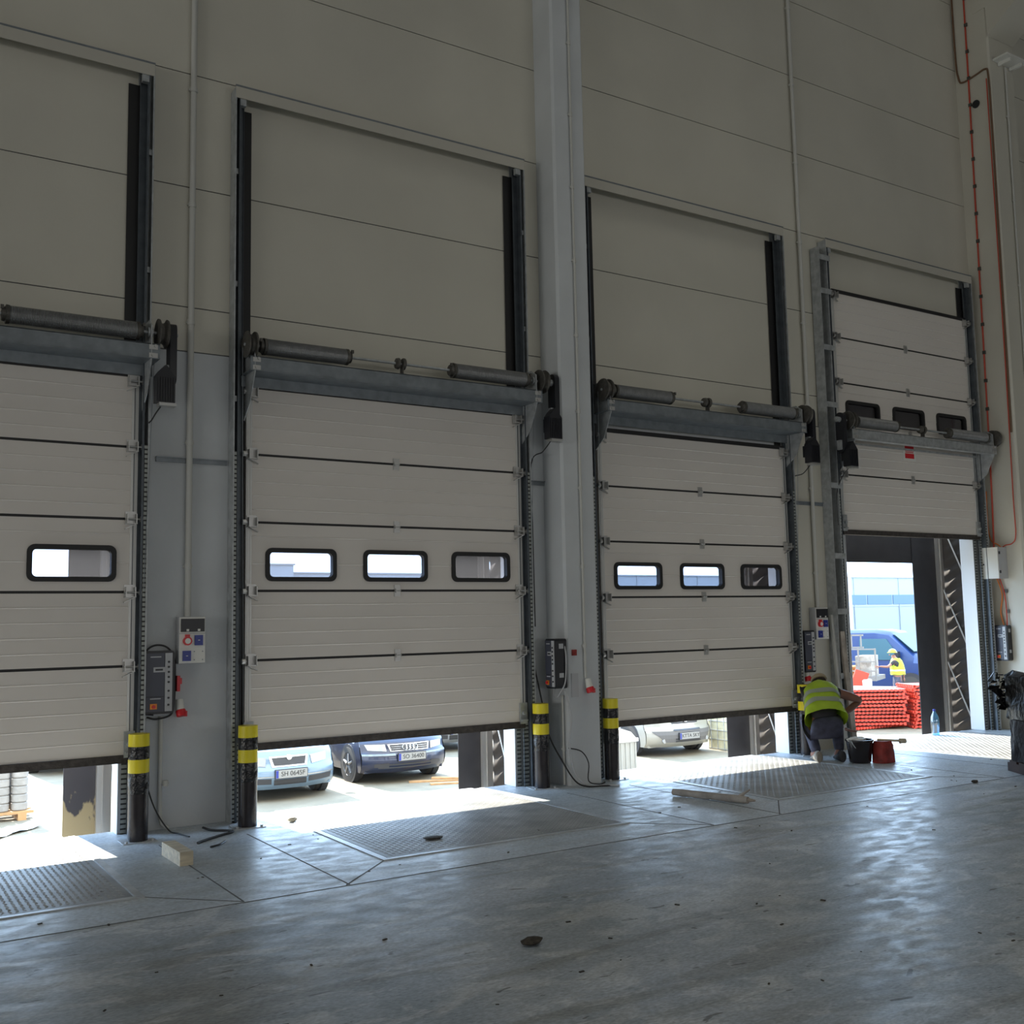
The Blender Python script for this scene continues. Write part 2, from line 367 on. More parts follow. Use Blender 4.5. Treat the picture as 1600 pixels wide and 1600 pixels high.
# big column between the second and third doors, and the right one with its corbel
def column(name, x0, x1, y1, label):
    c = .025; poly = [(x0, YW), (x0, y1+c), (x0+c, y1), (x1-c, y1), (x1, y1+c), (x1, YW)]
    m = MB().prism(poly, lambda x, y: (x, y, 0), lambda x, y: (x, y, ZC))
    return m
cm = column('c', 6.235, 6.655, -.28, '')
obj('column', cm, K['concrete'], kind='structure', label='square grey concrete column between the two middle doors', cat='column')
cm = column('c', 14.0, 14.62, -.5, '')
cm.box(13.99, 14.63, -1.15, -.29, 10.6, 12.4); cm.add([(13.99, -1.15, 10.6), (14.63, -1.15, 10.6), (14.63, -.5, 10.6), (13.99, -.5, 10.6), (13.995, -.505, 10.15), (14.625, -.505, 10.15)],
       [(0, 1, 2, 3), (0, 4, 5, 1), (0, 3, 4), (1, 5, 2), (3, 2, 5, 4)])
obj('column', cm, K['panel'], kind='structure', label='wide pale column with red cables at the right edge', cat='column')
# saw cuts in the floor
sc = MB()
def cut(x0, y0, x1, y1, wd=.005):
    d = Vector((x1-x0, y1-y0, 0)).normalized(); n = Vector((-d.y, d.x, 0))*wd
    a = Vector((x0, y0, .0)); b = Vector((x1, y1, .0)); z = Vector((0, 0, .0015))
    sc.add([a-n, b-n, b+n, a+n, a-n+z, b-n+z, b+n+z, a+n+z], [(3, 2, 1, 0), (4, 5, 6, 7), (0, 1, 5, 4), (1, 2, 6, 5), (2, 3, 7, 6), (3, 0, 4, 7)])
cut(X0, -2.65, X1, -2.65)
for L in DL:
    a, b = L+.33, L+2.49
    cut(a-.03, -2.15, a-.52, -2.63); cut(b+.03, -2.15, b-.5+.0+.5+.0, -2.63) if False else cut(b+.03, -2.15, b+.50, -2.63)
    cut(a-.5, -2.63, a-.5, -.6); cut(b+.5, -2.63, b+.5, -.6)
obj('trim_5', sc, K['joint'], kind='structure', label='thin dark saw cuts in the concrete floor', cat='floor joint')
# galvanised rail across the piers
for i, (a, b, z, lab) in enumerate(((DL[0]+W+.16, DL[1]-.16, 3.11, 'thin grey rail across the pier beside the leftmost door'), (DL[2]+W+.16, DL[3]-.16, 3.07, 'thin grey rail across the pier above the small socket box'), (DL[1]+W+.16, 6.235, 3.11, 'short grey rail between track and big column'))):
    obj('trim_%d' % (6+i), MB().box(a, b, YW-.02, YW, z-.025, z+.02).box(a, b, YW-.035, YW-.02, z+.01, z+.02), K['galv_dark'], kind='structure', label=lab, cat='rail')

# ------------------------------------------------------------------ dock doors
def strip(mb, x0, x1, z0, z1, zb, pitch=.122):
    pts = [(0, z0)]; k = 1
    while True:
        zc = zb+k*pitch; k += 1
        if zc > z1-.012: break
        if zc < z0+.012: continue
        pts += [(.003, zc-.009), (-.003, zc-.002), (-.003, zc), (0, zc+.004)]
    pts.append((0, z1)); n = len(pts); poly = pts+[(.04, z1), (.04, z0)]
    nn = len(poly); vs = [(x0, y, z) for y, z in poly]+[(x1, y, z) for y, z in poly]
    fs = [(i, (i+1) % nn, (i+1) % nn+nn, i+nn) for i in range(nn)]
    fs += [tuple(range(nn-1, -1, -1)), tuple(range(nn, 2*nn))]
    mb.add(vs, fs)
hinge_mb = MB().box(-.03, .03, -.012, 0, -.055, .055).box(-.022, .022, -.026, -.012, -.02, .02).cyl((-.03, -.02, 0), (.03, -.02, 0), .009, n=8)
HINGE = mesh('hinge', hinge_mb, K['shiny'])
def sidehinge(s):
    m = MB().box(-.045, .045, -.008, 0, -.05, .06)
    m.box(-.045, .045, -.05, -.008, -.045, -.038); m.box(-.04, -.033, -.06, -.008, -.045, .04); m.box(.033, .04, -.06, -.008, -.045, .04)
    m.cyl((-.05, -.045, -.005), (s*.07, -.045, -.005), .008, n=8); m.cyl((s*.065, -.045, -.005), (s*.095, -.045, -.005), .024, n=12)
    m.add([(s*.03, -.008, -.05), (s*.03, -.05, -.05), (-s*.05, -.04, -.09), (-s*.05, -.008, -.09), (s*.03, -.008, -.045), (s*.03, -.05, -.045), (-s*.05, -.04, -.083), (-s*.05, -.008, -.083)],
          [(0, 1, 2, 3), (4, 7, 6, 5), (0, 4, 5, 1), (1, 5, 6, 2), (2, 6, 7, 3), (3, 7, 4, 0)])
    return mesh('roller_hinge', m, K['shiny'])
SH = {-1: sidehinge(-1), 1: sidehinge(1)}
WINX = [(.18, .86), (1.13, 1.81), (2.08, 2.76)]
door_labels = ['partly raised grey-white sectional door cut off by the left edge, one window showing',
               'partly raised grey-white sectional door with cars visible under it',
               'partly raised grey-white sectional door right of the big column, pale car under it',
               'sectional door raised overhead, small red sign on its panel']
def make_door(i):
    L = DL[i]; R = L+W; t = DT[i]
    d = thing('door_%d' % (i+1), (L+W/2, 0, t), door_labels[i], 'dock door', kind='structure')
    zb = [t, t+.728]+[t+.728+.61*k for k in (1, 2, 3, 4)]
    for s in range(5):
        z0, z1 = zb[s]+.011, zb[s+1]-.011; m = MB()
        if s == 2:
            wz0, wz1 = zb[s]+.115, zb[s]+.355
            strip(m, L, R, z0, wz0, zb[s]); strip(m, L, R, wz1, z1, zb[s])
            xs = [L]+[L+v for a, b in WINX for v in (a+.028, b-.028)]+[R]
            for k in range(0, 8, 2): strip(m, xs[k], xs[k+1], wz0, wz1, zb[s])
        else: strip(m, L, R, z0, z1, zb[s])
        so = obj('door_section', m, K['door'], d)
        for a in (L, R-.055):
            obj('end_cap', MB().box(a, a+.055, -.004, 0, z0, z1).box(a+.012, a+.018, -.007, -.004, z0, z1).box(a+.036, a+.042, -.007, -.004, z0, z1), K['endcap'], so)
        if s == 2:
            for a, b in WINX:
                w0, w1, v0, v1 = L+a, L+b, zb[s]+.085, zb[s]+.385
                fr = MB().ringprism(rrect(w0, w1, v0, v1, .06), rrect(w0+.04, w1-.04, v0+.04, v1-.04, .035), lambda x, z: (x, -.016, z), lambda x, z: (x, .045, z))
                if i == 3:   # bulged dark panes of the raised door
                    pass
                obj('window_frame', fr, K['seal'], so, smooth=True)
                obj('window_pane', MB().box(w0+.035, w1-.035, .014, .018, v0+.035, v1-.035), K['glass'], so)
        if s < 4: obj('joint_seal', MB().box(L+.06, R-.06, .004, .036, z1-.001, z1+.023), K['seal'], d)
        if s < 4: inst('center_hinge', HINGE, (L+W/2+.02, -.001, z1+.011), d)
    for s in range(1, 6):
        z = zb[s] if s < 5 else zb[5]-.05
        for sd_, x in ((-1, L+.05), (1, R-.05)): inst('roller_hinge', SH[sd_], (x, -.006, z), d)
    obj('top_seal', MB().box(L+.02, R-.02, -.012, .05, zb[5]-.01, zb[5]+.035), K['seal'], d)
    obj('bottom_seal', MB().box(L+.01, R-.01, -.012, .05, t-.055, t+.008), K['brown_seal'], d)
    for sd_, x in ((-1, L-.01), (1, R-.075)):
        obj('bottom_bracket', MB().box(x, x+.085, -.022, -.005, t-.01, t+.20).box(x+.01, x+.075, -.05, -.022, t+.02, t+.035).cyl((x+.04, -.05, t+.1), (x+.04, -.02, t+.1), .02), K['galv'], d)
    return d
for i in range(4): make_door(i)
# small red and white notice on the raised door
sg = thing('warning_sign', (12.28, -.003, 3.77), 'small red and white notice on the raised door', 'sign')
obj('sign_plate', MB().box(12.15, 12.41, -.006, -.001, 3.74, 3.955), K['white'], sg)
obj('sign_stripe', MB().box(12.18, 12.37, -.009, -.006, 3.872, 3.94), K['red'], sg); obj('sign_stripe', MB().box(12.18, 12.37, -.009, -.006, 3.77, 3.838), K['red'], sg)
obj('sign_letters', MB().box(12.19, 12.36, -.009, -.006, 3.850, 3.861), K['red'], sg)

# ------------------------------------------------------------------ vertical tracks
ZT = 6.56
tl = ['steel vertical door track frame around the leftmost door', 'steel vertical door track frame of the door left of the big column', 'steel vertical door track frame of the door right of the big column', 'steel vertical door track frame around the raised door']
for i, L in enumerate(DL):
    R = L+W; tf = thing('track_frame', (L+W/2, 0, 0), tl[i], 'door track', 'door track frames')
    for s, E in ((-1, L), (1, R)):
        def bx(m, a, b, *r):
            q0 = -.085 if s == 1 else .012; xa, xb = E+q0+s*a, E+q0+s*b; m.box(min(xa, xb), max(xa, xb), *r); return m
        lp_ = MB(); bx(lp_, .005, .05, .044, .050, .001, DT[i]+.02); bx(lp_, .05, .113, -.003, .0, .001, DT[i]+.02); obj('punched_plate', lp_, K['punched'], tf)
        fl_ = MB(); bx(fl_, .122, .147, -.080, -.077, .02, 3.2); obj('punched_strip', fl_, K['punched'], tf)
        wa = MB(); bx(wa, .05, .155, .050, .056, 0, ZT); bx(wa, .148, .155, -.085, .05, 0, ZT); bx(wa, .146, .158, -.090, -.085, 0, ZT)
        obj('wall_angle', wa, K['galv'], tf)
        tr = MB(); bx(tr, .052, .118, .0, .004, 0, ZT-.08); bx(tr, .114, .118, -.075, .0, 0, ZT-.08); bx(tr, .10, .118, -.079, -.075, 0, ZT-.08); bx(tr, .052, .056, -.012, .0, 0, ZT-.08)
        obj('roller_track', tr, K['track'], tf)
        sl = MB(); bx(sl, -.035, .05, .044, .047, DT[i]+.02, ZT-.15); bx(sl, .05, .10, .040, .05, DT[i]+3.2, ZT-.15); obj('side_seal', sl, K['seal'], tf)
        z = .5
        while z < ZT:
            hb = MB(); bx(hb, .119, .147, -.06, -.02, z, z+.05); z += 1.05
            obj('track_bracket', hb, K['galv'], tf)
        tp = MB(); bx(tp, .055, .11, -.080, -.03, ZT-.16, ZT-.09); obj('end_stop', tp, K['galv'], tf)
        if i == 3 and s == -1:
            st = MB(); st.box(E-.30, E-.21, -.02, YW-.014, 0.001, ZT-.12); st.box(E-.30, E-.29, -.10, -.02, 0.001, ZT-.12)
            for z in (.9, 1.7, 2.4, 3.3, 4.35, 5.1, 5.85, 6.3): st.box(E-.30, E-.10, -.11, -.10, z-.035, z+.035)
            obj('side_post', st, K['galv'], tf)
        cb = MB(); x = E+s*.02; cb.cyl((x, -.03, DT[i]+.1), (E+s*.09, -.16, 4.12), .0025, n=6); obj('lift_cable', cb, K['galv_dark'], tf)
    hd = MB().box(L-.143, R+.07, -.092, -.084, ZT-.10, ZT).box(L-.143, R+.07, -.092, .05, ZT, ZT+.006)
    obj('header_angle', hd, K['header'], tf)
    obj('header_edge', MB().box(L-.146, R+.073, -.095, -.083, ZT+.006, ZT+.022), K['galv_dark'], tf)

# ------------------------------------------------------------------ torsion spring assemblies
YS, ZS = -.23, 4.13
def spring_mb(xa, xb, r=.073):
    m = MB(); n = int((xb-xa)/.0115); prof = []
    for k in range(n):
        x = (xb-xa)*k/n; w_ = (xb-xa)/n; prof += [(r-.006, x), (r, x+w_*.5)]
    m.lathe(prof, (xa, YS, ZS), (1, 0, 0), 24); return m
sl_lab = ['torsion spring shaft over the leftmost door, large ribbed spring', 'torsion spring shaft over the door left of the big column', 'torsion spring shaft over the door right of the big column', 'torsion spring shaft crossing in front of the raised door windows']
op_lab = ['black door motor and chain guard beside the leftmost door', 'black door motor and chain guard against the big column', 'black door motor and chain guard right of the third door shaft', 'black door motor and chain guard at the left end of the raised door shaft']
for i, L in enumerate(DL):
    R = L+W; zb = 0
    a = thing('spring_assembly', (L+W/2, YS, 3.88), sl_lab[i], 'torsion spring', 'torsion spring shafts')
    bm_ = MB().box(L-.06, R+.10, -.29, -.284, 3.90, 4.02).box(L-.06, R+.10, -.29 if i != 3 else -.29, -.02 if i != 3 else -.20, 3.895, 3.903).box(L-.06, R+.10, -.29, -.25, 4.014, 4.022).box(L-.06, R+.10, -.03, -.02, 3.80 if i != 3 else 3.875, 3.90).box(L-.06, R+.10, -.295, -.285, 3.893, 3.90)
    obj('beam', bm_, K['galv_dark'] if i != 3 else K['galv'], a)
    obj('shaft', MB().cyl((L-.10, YS, ZS), (R+.26 if i != 3 else R+.12, YS, ZS), .013, n=12) if i != 3 else MB().cyl((L-.30, YS, ZS), (R+.20, YS, ZS), .013, n=12), K['galv'], a)
    for (xa, xb) in ((L+.07, L+.88), (L+(1.85 if i == 0 else 1.99), L+2.86)):
        so = obj('spring', spring_mb(xa, xb), K['spring'], a, smooth=False)
        for x, s in ((xa, -1), (xb, 1)):
            obj('spring_plug', MB().lathe([(.03, -s*.03), (.074, -s*.025), (.076, 0), (.06, s*.004), (.055, s*.028), (.03, s*.032)], (x, YS, ZS), (1, 0, 0), 18).box(x+s*.03-.012, x+s*.03+.012, YS-.055, YS-.035, ZS+.03, ZS+.06), K['cast'], so, smooth=True)
    for x, s in ((L-.045, -1), (R+.13, 1)):
        obj('cable_drum', MB().lathe([(.03, -.045), (.118, -.04), (.122, -.03), (.10, -.02), (.085, 0), (.09, .02), (.12, .03), (.12, .042), (.03, .05)] if s < 0 else [(.03, -.05), (.12, -.042), (.12, -.03), (.09, -.02), (.085, 0), (.10, .02), (.122, .03), (.118, .04), (.03, .045)], (x, YS, ZS), (1, 0, 0), 28), K['cast'], a, smooth=True)
    obj('center_bearing', MB().lathe([(.02, -.05), (.05, -.04), (.055, -.015), (.03, -.01)], (L+1.42, YS, ZS), (1, 0, 0)).lathe([(.05, .02), (.058, .03), (.058, .045), (.03, .05)], (L+1.42, YS, ZS), (1, 0, 0)).box(L+1.435, L+1.445, YS-.03, YS+.03, 4.0, ZS+.02).box(L+1.42, L+1.47, YS-.035, YS+.035, 3.99, 4.03), K['cast'], a)
    for x in (L-.02, R+.03):
        g = MB().prism([(YW-.02, 4.24), (YS+.03, 4.24), (YS-.06, 4.18), (YS-.065, 3.88), (YS+.07, 3.62), (YW-.06, 3.50), (YW-.02, 3.50)], lambda y, z: (x-.004, y, z), lambda y, z: (x+.004, y, z))
        g.box(x-.05, x+.06, YW-.03, YW-.022, 3.5, 4.24).cyl((x-.02, YS, ZS), (x+.02, YS, ZS), .04)
        obj('end_bracket', g, K['galv'], a)
        obj('bolt_cluster', MB().box(x-.02, x+.05, YS-.065, YS-.05, 3.90, 3.94).box(x-.02, x+.05, YS-.065, YS-.05, 3.97, 4.01).cyl((x+.01, YS-.08, 3.92), (x+.01, YS-.05, 3.92), .012).cyl((x+.03, YS-.08, 4.0), (x+.03, YS-.05, 4.0), .012), K['shiny'], a)
    # operator
    if i == 3: cx, mx = L-.20, L-.14
    else: cx, mx = ((R+.21, R+.135), (R+.285, R+.215), (R+.23, R+.16))[i]
    o_ = thing('door_operator', (cx, YS, 3.48), op_lab[i], 'door motor', 'door motors')
    g = MB().prism(rrect(YS-.065, YS+.065, 3.70, 4.22, .06), lambda y, z: (cx-.028, y, z), lambda y, z: (cx+.028, y, z))
    obj('chain_guard', g, K['black'], o_, smooth=True)
    g = MB().prism([(mx-.075, 3.52), (mx+.075, 3.52), (mx+.075, 3.74), (mx+.03, 3.80), (mx+.0, 3.84), (mx-.04, 3.80), (mx-.075, 3.75)], lambda x, z: (x, YS-.13, z), lambda x, z: (x, YS-.02, z))
    g.box(mx-.05, mx+.05, YS-.02, YS+.03, 3.6, 3.74)
    obj('motor_body', g, K['black'], o_)
    for q in range(6): g2 = None
    fin = MB()
    for q in range(7): fin.box(mx-.068+q*.021, mx-.060+q*.021, YS-.138, YS-.13, 3.53, 3.73)
    obj('cooling_fins', fin, K['black'], o_)
    obj('motor_base', MB().box(mx-.05, mx+.09, YS-.12, YS-.03, 3.495, 3.52), K['shiny'], o_)
    obj('gear_housing', MB().cyl((cx-.09, YS, ZS), (cx-.028, YS, ZS), .035), K['galv'], o_)
    obj('chain_cover_foot', MB().box(cx-.06, cx-.028, YS-.03, YS+.03, 3.74, 3.86), K['galv'], o_)
    pc = smoothpath([(mx-.02, YS-.05, 3.50), (mx-.07, YS+.02, 3.40), (mx-.06, YW-.03, 3.3), (mx-.055, YW-.025, 2.6), (mx-.05, YW-.025, 1.6)]) if i != 3 else smoothpath([(mx-.02, YS-.05, 3.50), (mx-.03, YS+.05, 3.40), (mx-.0, YW-.12, 3.2), (mx-.0, YW-.12, 2.8)])
    obj('motor_cable', MB().tube(pc, .006), K['dark'], o_)

# ------------------------------------------------------------------ dock levellers
def tread(x0, x1, y0, y1):
    m = MB(); p = .04; ny = int((y1-y0)/p); nx = int((x1-x0)/p)
    for r in range(ny):
        for c in range(nx):
            cx = x0+.03+c*p; cy = y0+.03+r*p; d = 1 if (r+c) % 2 else -1
            ax = Vector((.7071, .7071*d, 0))*.018; bx_ = Vector((-.7071*d, .7071, 0))*.0055; c0 = Vector((cx, cy, .004)); h = Vector((0, 0, .003))
            m.add([c0-ax, c0-bx_, c0+ax, c0+bx_, c0+h-ax*.4, c0+h+ax*.4], [(0, 1, 5, 4), (1, 2, 5), (2, 3, 4, 5), (3, 0, 4)])
    return m
lev_lab = ['worn steel tread plate in the floor at the leftmost door', 'worn steel tread plate in front of the door with cars behind', 'worn steel tread plate in the floor beside the crouching worker', 'sunlit steel tread plate inside the raised door']
first = None
for i, L in enumerate(DL):
    if first is None:
        a, b = L+.33, L+2.49; y0 = -2.12
        t = thing('dock_leveller', (a, y0, 0), lev_lab[0], 'dock leveller', 'dock levellers'); first = t; fa = a
        pl = obj('tread_plate', MB().box(a+.03, b-.03, y0+.03, .12, .0005, .004), K['tread_base'], t)
        obj('tread_pattern', tread(a+.05, b-.05, y0+.05, .10), K['tread'], pl)
        obj('steel_edge', MB().box(a-.03, b+.03, y0-.03, y0+.015, .0005, .006).box(a-.03, a+.02, y0, .2, .0005, .006).box(b-.02, b+.03, y0, .2, .0005, .006), K['strip'], t)
        obj('lip', MB().box(a+.05, b-.05, .13, .30, -.03, -.004), K['tread'], t)
        obj('bumper', MB().box(a-.2, a, .24, .34, -.5, -.06), K['seal'], t); obj('bumper', MB().box(b, b+.2, .24, .34, -.5, -.06), K['seal'], t)
    else: dup(first, (L+.33, -2.12, 0), 0, lev_lab[i])

# ------------------------------------------------------------------ dock shelters outside
sh_lab = ['black dock shelter outside the leftmost door, sand smeared curtain', 'black dock shelter outside the door with cars behind', 'black dock shelter outside the door beside the crouching worker', 'black dock shelter framing the raised door opening']
RC = [.42, .43, .54, .69]
for i, L in enumerate(DL):
    R = L+W; YF = .62
    s = thing('dock_shelter', (L+W/2, YF, -.05), sh_lab[i], 'dock shelter', 'dock shelters')
    pd = YF
    obj('side_curtain', MB().box(R-RC[i], R-.16, YF+.02, YF+.028, -.1, 3.45), K['curtain_dirty'] if i == 0 else K['curtain'], s)
    obj('side_curtain', MB().box(L-.25, L+.04, YF+.02, YF+.028, -.1, 3.45), K['curtain'], s)
    obj('top_curtain', MB().box(L-.25, R+.05, YF+.03, YF+.04, 2.38, 3.5), K['curtain'], s)
    for x in (R-.16, L-.30):
        obj('frame_post', MB().box(x, x+.12, YF-.03, YF+.02, -.1, 3.5).box(x+.045, x+.055, YF-.04, YF-.03, -.1, 3.5), K['alu'], s)
    obj('frame_rail', MB().box(L-.30, R-.04, YF-.03, YF+.02, 3.44, 3.5), K['alu'], s)
    for x in (R-.02, L-.18):
        m = MB(); n = 170; vs = []
        for k in range(n+1):
            for j in range(7):
                y = YO+.02+(YF-YO-.02)*j/6; z = -.1+3.55*k/n-.04*j
                ph = 2*pi*(z+.55*y)/.17+.5*math.sin(z*2.1); vs.append((x+.015*math.sin(ph)*(.45+.55*math.sin(pi*min(1, j/6+.15))), y, z))
        fs = [(k*7+j, k*7+j+1, k*7+j+8, k*7+j+7) for k in range(n) for j in range(6)]
        m.add(vs, fs); m.add([(a_+.004, b_, c_) for a_, b_, c_ in vs], [f[::-1] for f in fs])
        obj('side_canopy', m, K['canopy'], s, smooth=True)
    for x in (R-.05,):
        for z in (.1, 1.15, 2.2):
            if z+.8 < 3.4: obj('diagonal_brace', MB().tube([(x, YO+.02, z), (x-.03, YF-.03, z+.85)], .011), K['alu'], s)

# ------------------------------------------------------------------ bollards
bl = ['black and yellow bollard at the right edge of the leftmost door', 'black and yellow bollard right of the grey pier, before the light blue car', 'black and yellow bollard left of the big column base', 'black and yellow bollard right of the big column base', 'black and yellow bollard behind the crouching worker']
bp_ = [(2.03, -.32), (2.925, -.29), (5.965, -.19), (6.84, -.20), (9.80, -.17)]
def mk_bollard(x, y):
    t = thing('bollard', (x, y, 0), bl[0], 'bollard', 'striped bollards at the dock doors')
    r = .078
    obj('post', MB().lathe([(r, .004), (r, .828), (r-.012, .83)], (x, y, 0), (0, 0, 1), 28), K['bollard'], t, smooth=True)
    for a, b in ((.735, .832), (.53, .635)):
        obj('yellow_band', MB().lathe([(r+.003, a), (r+.003, b)], (x, y, 0), (0, 0, 1), 28), K['yellow'], t, smooth=True)
    obj('wrap_film', MB().lathe([(r+.004, .635), (r+.004, .735)], (x, y, 0), (0, 0, 1), 28), K['film'], t, smooth=True)
    obj('wrap_film', MB().lathe([(r+.002, .37), (r+.005, .45), (r+.003, .53)], (x, y, 0), (0, 0, 1), 28), K['film'], t, smooth=True)
    obj('base_plate', MB().box(x-.13, x+.13, y-.11, y+.11, .0005, .006).cyl((x-.1, y-.08, 0), (x-.1, y-.08, .02), .012).cyl((x+.1, y-.08, 0), (x+.1, y-.08, .02), .012), K['strip'], t)
    return t
b0 = mk_bollard(*bp_[0])
for i in range(1, 5): dup(b0, (*bp_[i], 0), random.uniform(-.3, .3), bl[i])

# ------------------------------------------------------------------ wall boxes, sockets, conduits
def on_wall(ox, oy, face):
    """frame for a wall-mounted box: local u along the wall (to the viewer's right), v out of the wall, w up"""
    if face == 'y': return lambda u, v, w_: Vector((ox+u, oy-v, w_))
    return lambda u, v, w_: Vector((ox-v, oy-u, w_))
def lb(m, F, u0, u1, v0, v1, w0, w1):
    vs = [F(u, v, w_) for w_ in (w0, w1) for v in (v0, v1) for u in (u0, u1)]
    return m.add(vs, [(0, 1, 3, 2), (4, 6, 7, 5), (0, 4, 5, 1), (2, 3, 7, 6), (0, 2, 6, 4), (1, 5, 7, 3)])
def lc(m, F, u, w_, v0, v1, r, n=16): return m.cyl(F(u, v0, w_), F(u, v1, w_), r, n=n)
def controller(F, base, label, wd, dep, z0, z1, sidestrip=True):
    t = thing('door_controller', base, label, 'control box', 'door control boxes')
    m = MB().prism(rrect(0, wd, z0, z1, .025), lambda u, w_: F(u, .01, w_), lambda u, w_: F(u, dep, w_))
    obj('housing', m, K['black'], t)
    h = z1-z0
    obj('front_cover', lb(lb(MB(), F, .012, wd*.66, dep, dep+.012, z0+.28*h, z1-.02), F, .012, wd*.66, dep, dep+.012, z0+.02, z0+.27*h), K['charcoal'], t)
    ks = lb(lb(MB(), F, wd*.68, wd*.92, dep, dep+.010, z0+.02, z1-.02), F, wd*.30, wd*.68, dep+.012, dep+.014, z0+.66*h, z0+.74*h)
    st = obj('key_strip', ks, K['ltgrey'], t)
    for q in (.14, .25, .36, .50, .58, .66, .74, .82): obj('key', lc(MB(), F, wd*.8, z0+q*h, dep+.01, dep+.016, .009), K['black'], st)
    obj('display', lb(MB(), F, wd*.36, wd*.6, dep+.014, dep+.017, z0+.685*h, z0+.715*h), K['black'], st)
    obj('label_bar', lb(lb(MB(), F, wd*.2, wd*.55, dep+.012, dep+.013, z1-.055, z1-.045), F, wd*.2, wd*.55, dep+.012, dep+.013, z0+.235*h, z0+.25*h), K['ltgrey'], t)
    ms = obj('main_switch', lb(MB(), F, wd*.2, wd*.42, dep+.012, dep+.022, z0+.08*h, z0+.165*h), K['orange'], t)
    obj('switch_knob', lc(MB(), F, wd*.31, z0+.12*h, dep+.022, dep+.038, .014), K['red'], ms)
    obj('side_clip', lb(lb(MB(), F, wd, wd+.004, dep*.35, dep*.7, z1-.10, z1-.05), F, wd, wd+.004, dep*.35, dep*.7, z0+.22*h, z0+.31*h), K['ltgrey'], t)
    return t
F = on_wall(2.12, YW-.005, 'y')
c1 = controller(F, (2.25, YW, .95), 'black door control box with orange switch on the blue-grey pier', .25, .11, .955, 1.475)
obj('looped_cable', MB().tube(smoothpath([F(.08, .12, .95), F(.0, .08, .97), F(-.025, .06, 1.05), F(-.02, .05, 1.3), F(.02, .06, 1.46), F(.10, .06, 1.52), F(.2, .06, 1.5), F(.262, .05, 1.40), F(.268, .05, 1.2), F(.265, .05, 1.05), F(.24, .05, .94), F(.12, .06, .91), F(.04, .07, .93)]), .008), K['dark'], c1)
F = on_wall(6.235, -.125, 'x')
c2 = controller(F, (6.2, -.2, .97), 'black door control box on the left side of the big column', .175, .15, .975, 1.475)
obj('looped_cable', MB().tube(smoothpath([F(.04, .08, .98), F(.06, .1, .90), F(.12, .1, .89), F(.16, .08, .95), F(.185, .04, 1.05), F(.19, .03, 1.3), F(.15, .03, 1.46)]), .007), K['ltgrey'], c2)
F = on_wall(9.945, YW-.017, 'y')
c3 = controller(F, (10.05, YW, .96), 'dark door control box beside the crouching worker', .20, .11, .965, 1.475)
F = on_wall(14.0, -.05, 'x')
c4 = controller(F, (13.95, -.15, .96), 'dark door control box on the pale right column', .19, .12, .965, 1.465)
def sockets(F, base, label, plug_red=True):
    t = thing('socket_box', base, label, 'socket box', 'grey power socket boxes')
    w_ = .225; z0, z1 = 1.36, 1.755; d = .10
    obj('housing', lb(MB(), F, 0, w_, .005, d, z0, z1), K['ltgrey'], t)
    obj('front_plate', lb(lb(MB(), F, .004, w_-.004, d, d+.006, z0+.004, z1-.145), F, .004, w_-.004, d, d+.004, z1-.14, z1-.004), K['white'], t)
    bw = obj('breaker_window', lb(MB(), F, .015, w_-.012, d+.004, d+.016, z1-.128, z1-.018), K['black'], t)
    for u in (.06, .155): obj('latch', lb(MB(), F, u, u+.02, d+.016, d+.022, z1-.123, z1-.105), K['white'], bw)
    rs = obj('red_socket', MB().cyl(F(.068, d+.004, z0+.19), F(.068, d+.035, z0+.19), .037).box(*sum(([min(a, b), max(a, b)] for a, b in zip(F(.05, d+.006, z0+.215), F(.086, d+.03, z0+.245))), [])), K['red'], t, smooth=True)
    obj('socket_face', MB().cyl(F(.068, d+.035, z0+.19), F(.068, d+.037, z0+.19), .024), K['white'], rs)
    for u, v in ((.165, .195), (.065, .065)):
        b_ = obj('blue_socket', lb(MB(), F, u-.034, u+.034, d+.006, d+.022, z0+v-.043, z0+v+.043), K['blue'], t)
        obj('socket_logo', lb(MB(), F, u-.008, u+.008, d+.022, d+.023, z0+v-.003, z0+v+.003), K['white'], b_)
    sc_ = MB()
    for u in (.13, .2):
        for v in (.03, .10): lc(sc_, F, u, z0+v, d+.006, d+.009, .005, 8)
    obj('screws', sc_, K['galv_dark'], t)
    return t
sockets(on_wall(2.405, YW-.002, 'y'), (2.5, YW, 1.36), 'grey socket box with red and blue outlets at the pier conduit end')
sockets(on_wall(10.19, YW-.014, 'y'), (10.3, YW, 1.36), 'small socket box on the cream pier above the crouching worker')
def conduit(pts, r, label, clamps=1.05, m='conduit'):
    t = thing('conduit', pts[-1], label, 'conduit', 'wall conduits')
    obj('pipe', MB().tube(pts, r, 12), K[m], t, smooth=True)
    a, b = Vector(pts[0]), Vector(pts[-1]); n = max(1, int((a-b).length/clamps))
    for k in range(1, n+1):
        p = a+(b-a)*((k-.4)/n)
        if p.z > 9.9: continue
        c = MB(); c.cyl(p-Vector((0, 0, .022)), p+Vector((0, 0, .022)), r+.006, n=12).box(p.x-r-.012, p.x+r+.012, p.y, p.y+r+.004, p.z-.008, p.z+.008)
        obj('coupling', c, K[m], t, smooth=True)
    return t
conduit([(2.495, YW-.034, ZC), (2.495, YW-.034, 1.757)], .027, 'pale vertical conduit running down the pier to the large socket box')
conduit([(10.32, YW-.044, ZC), (10.32, YW-.044, 1.757)], .024, 'pale vertical conduit down the cream pier to the small socket box')
conduit([(6.455, -.30, ZC), (6.455, -.30, 1.07)], .014, 'thin pale conduit down the front of the big column', .8)
conduit([(14.36, -.525, 9.75), (14.30, -.525, 2.0)], .014, 'thin pale conduit on the front of the right column', 1.2)
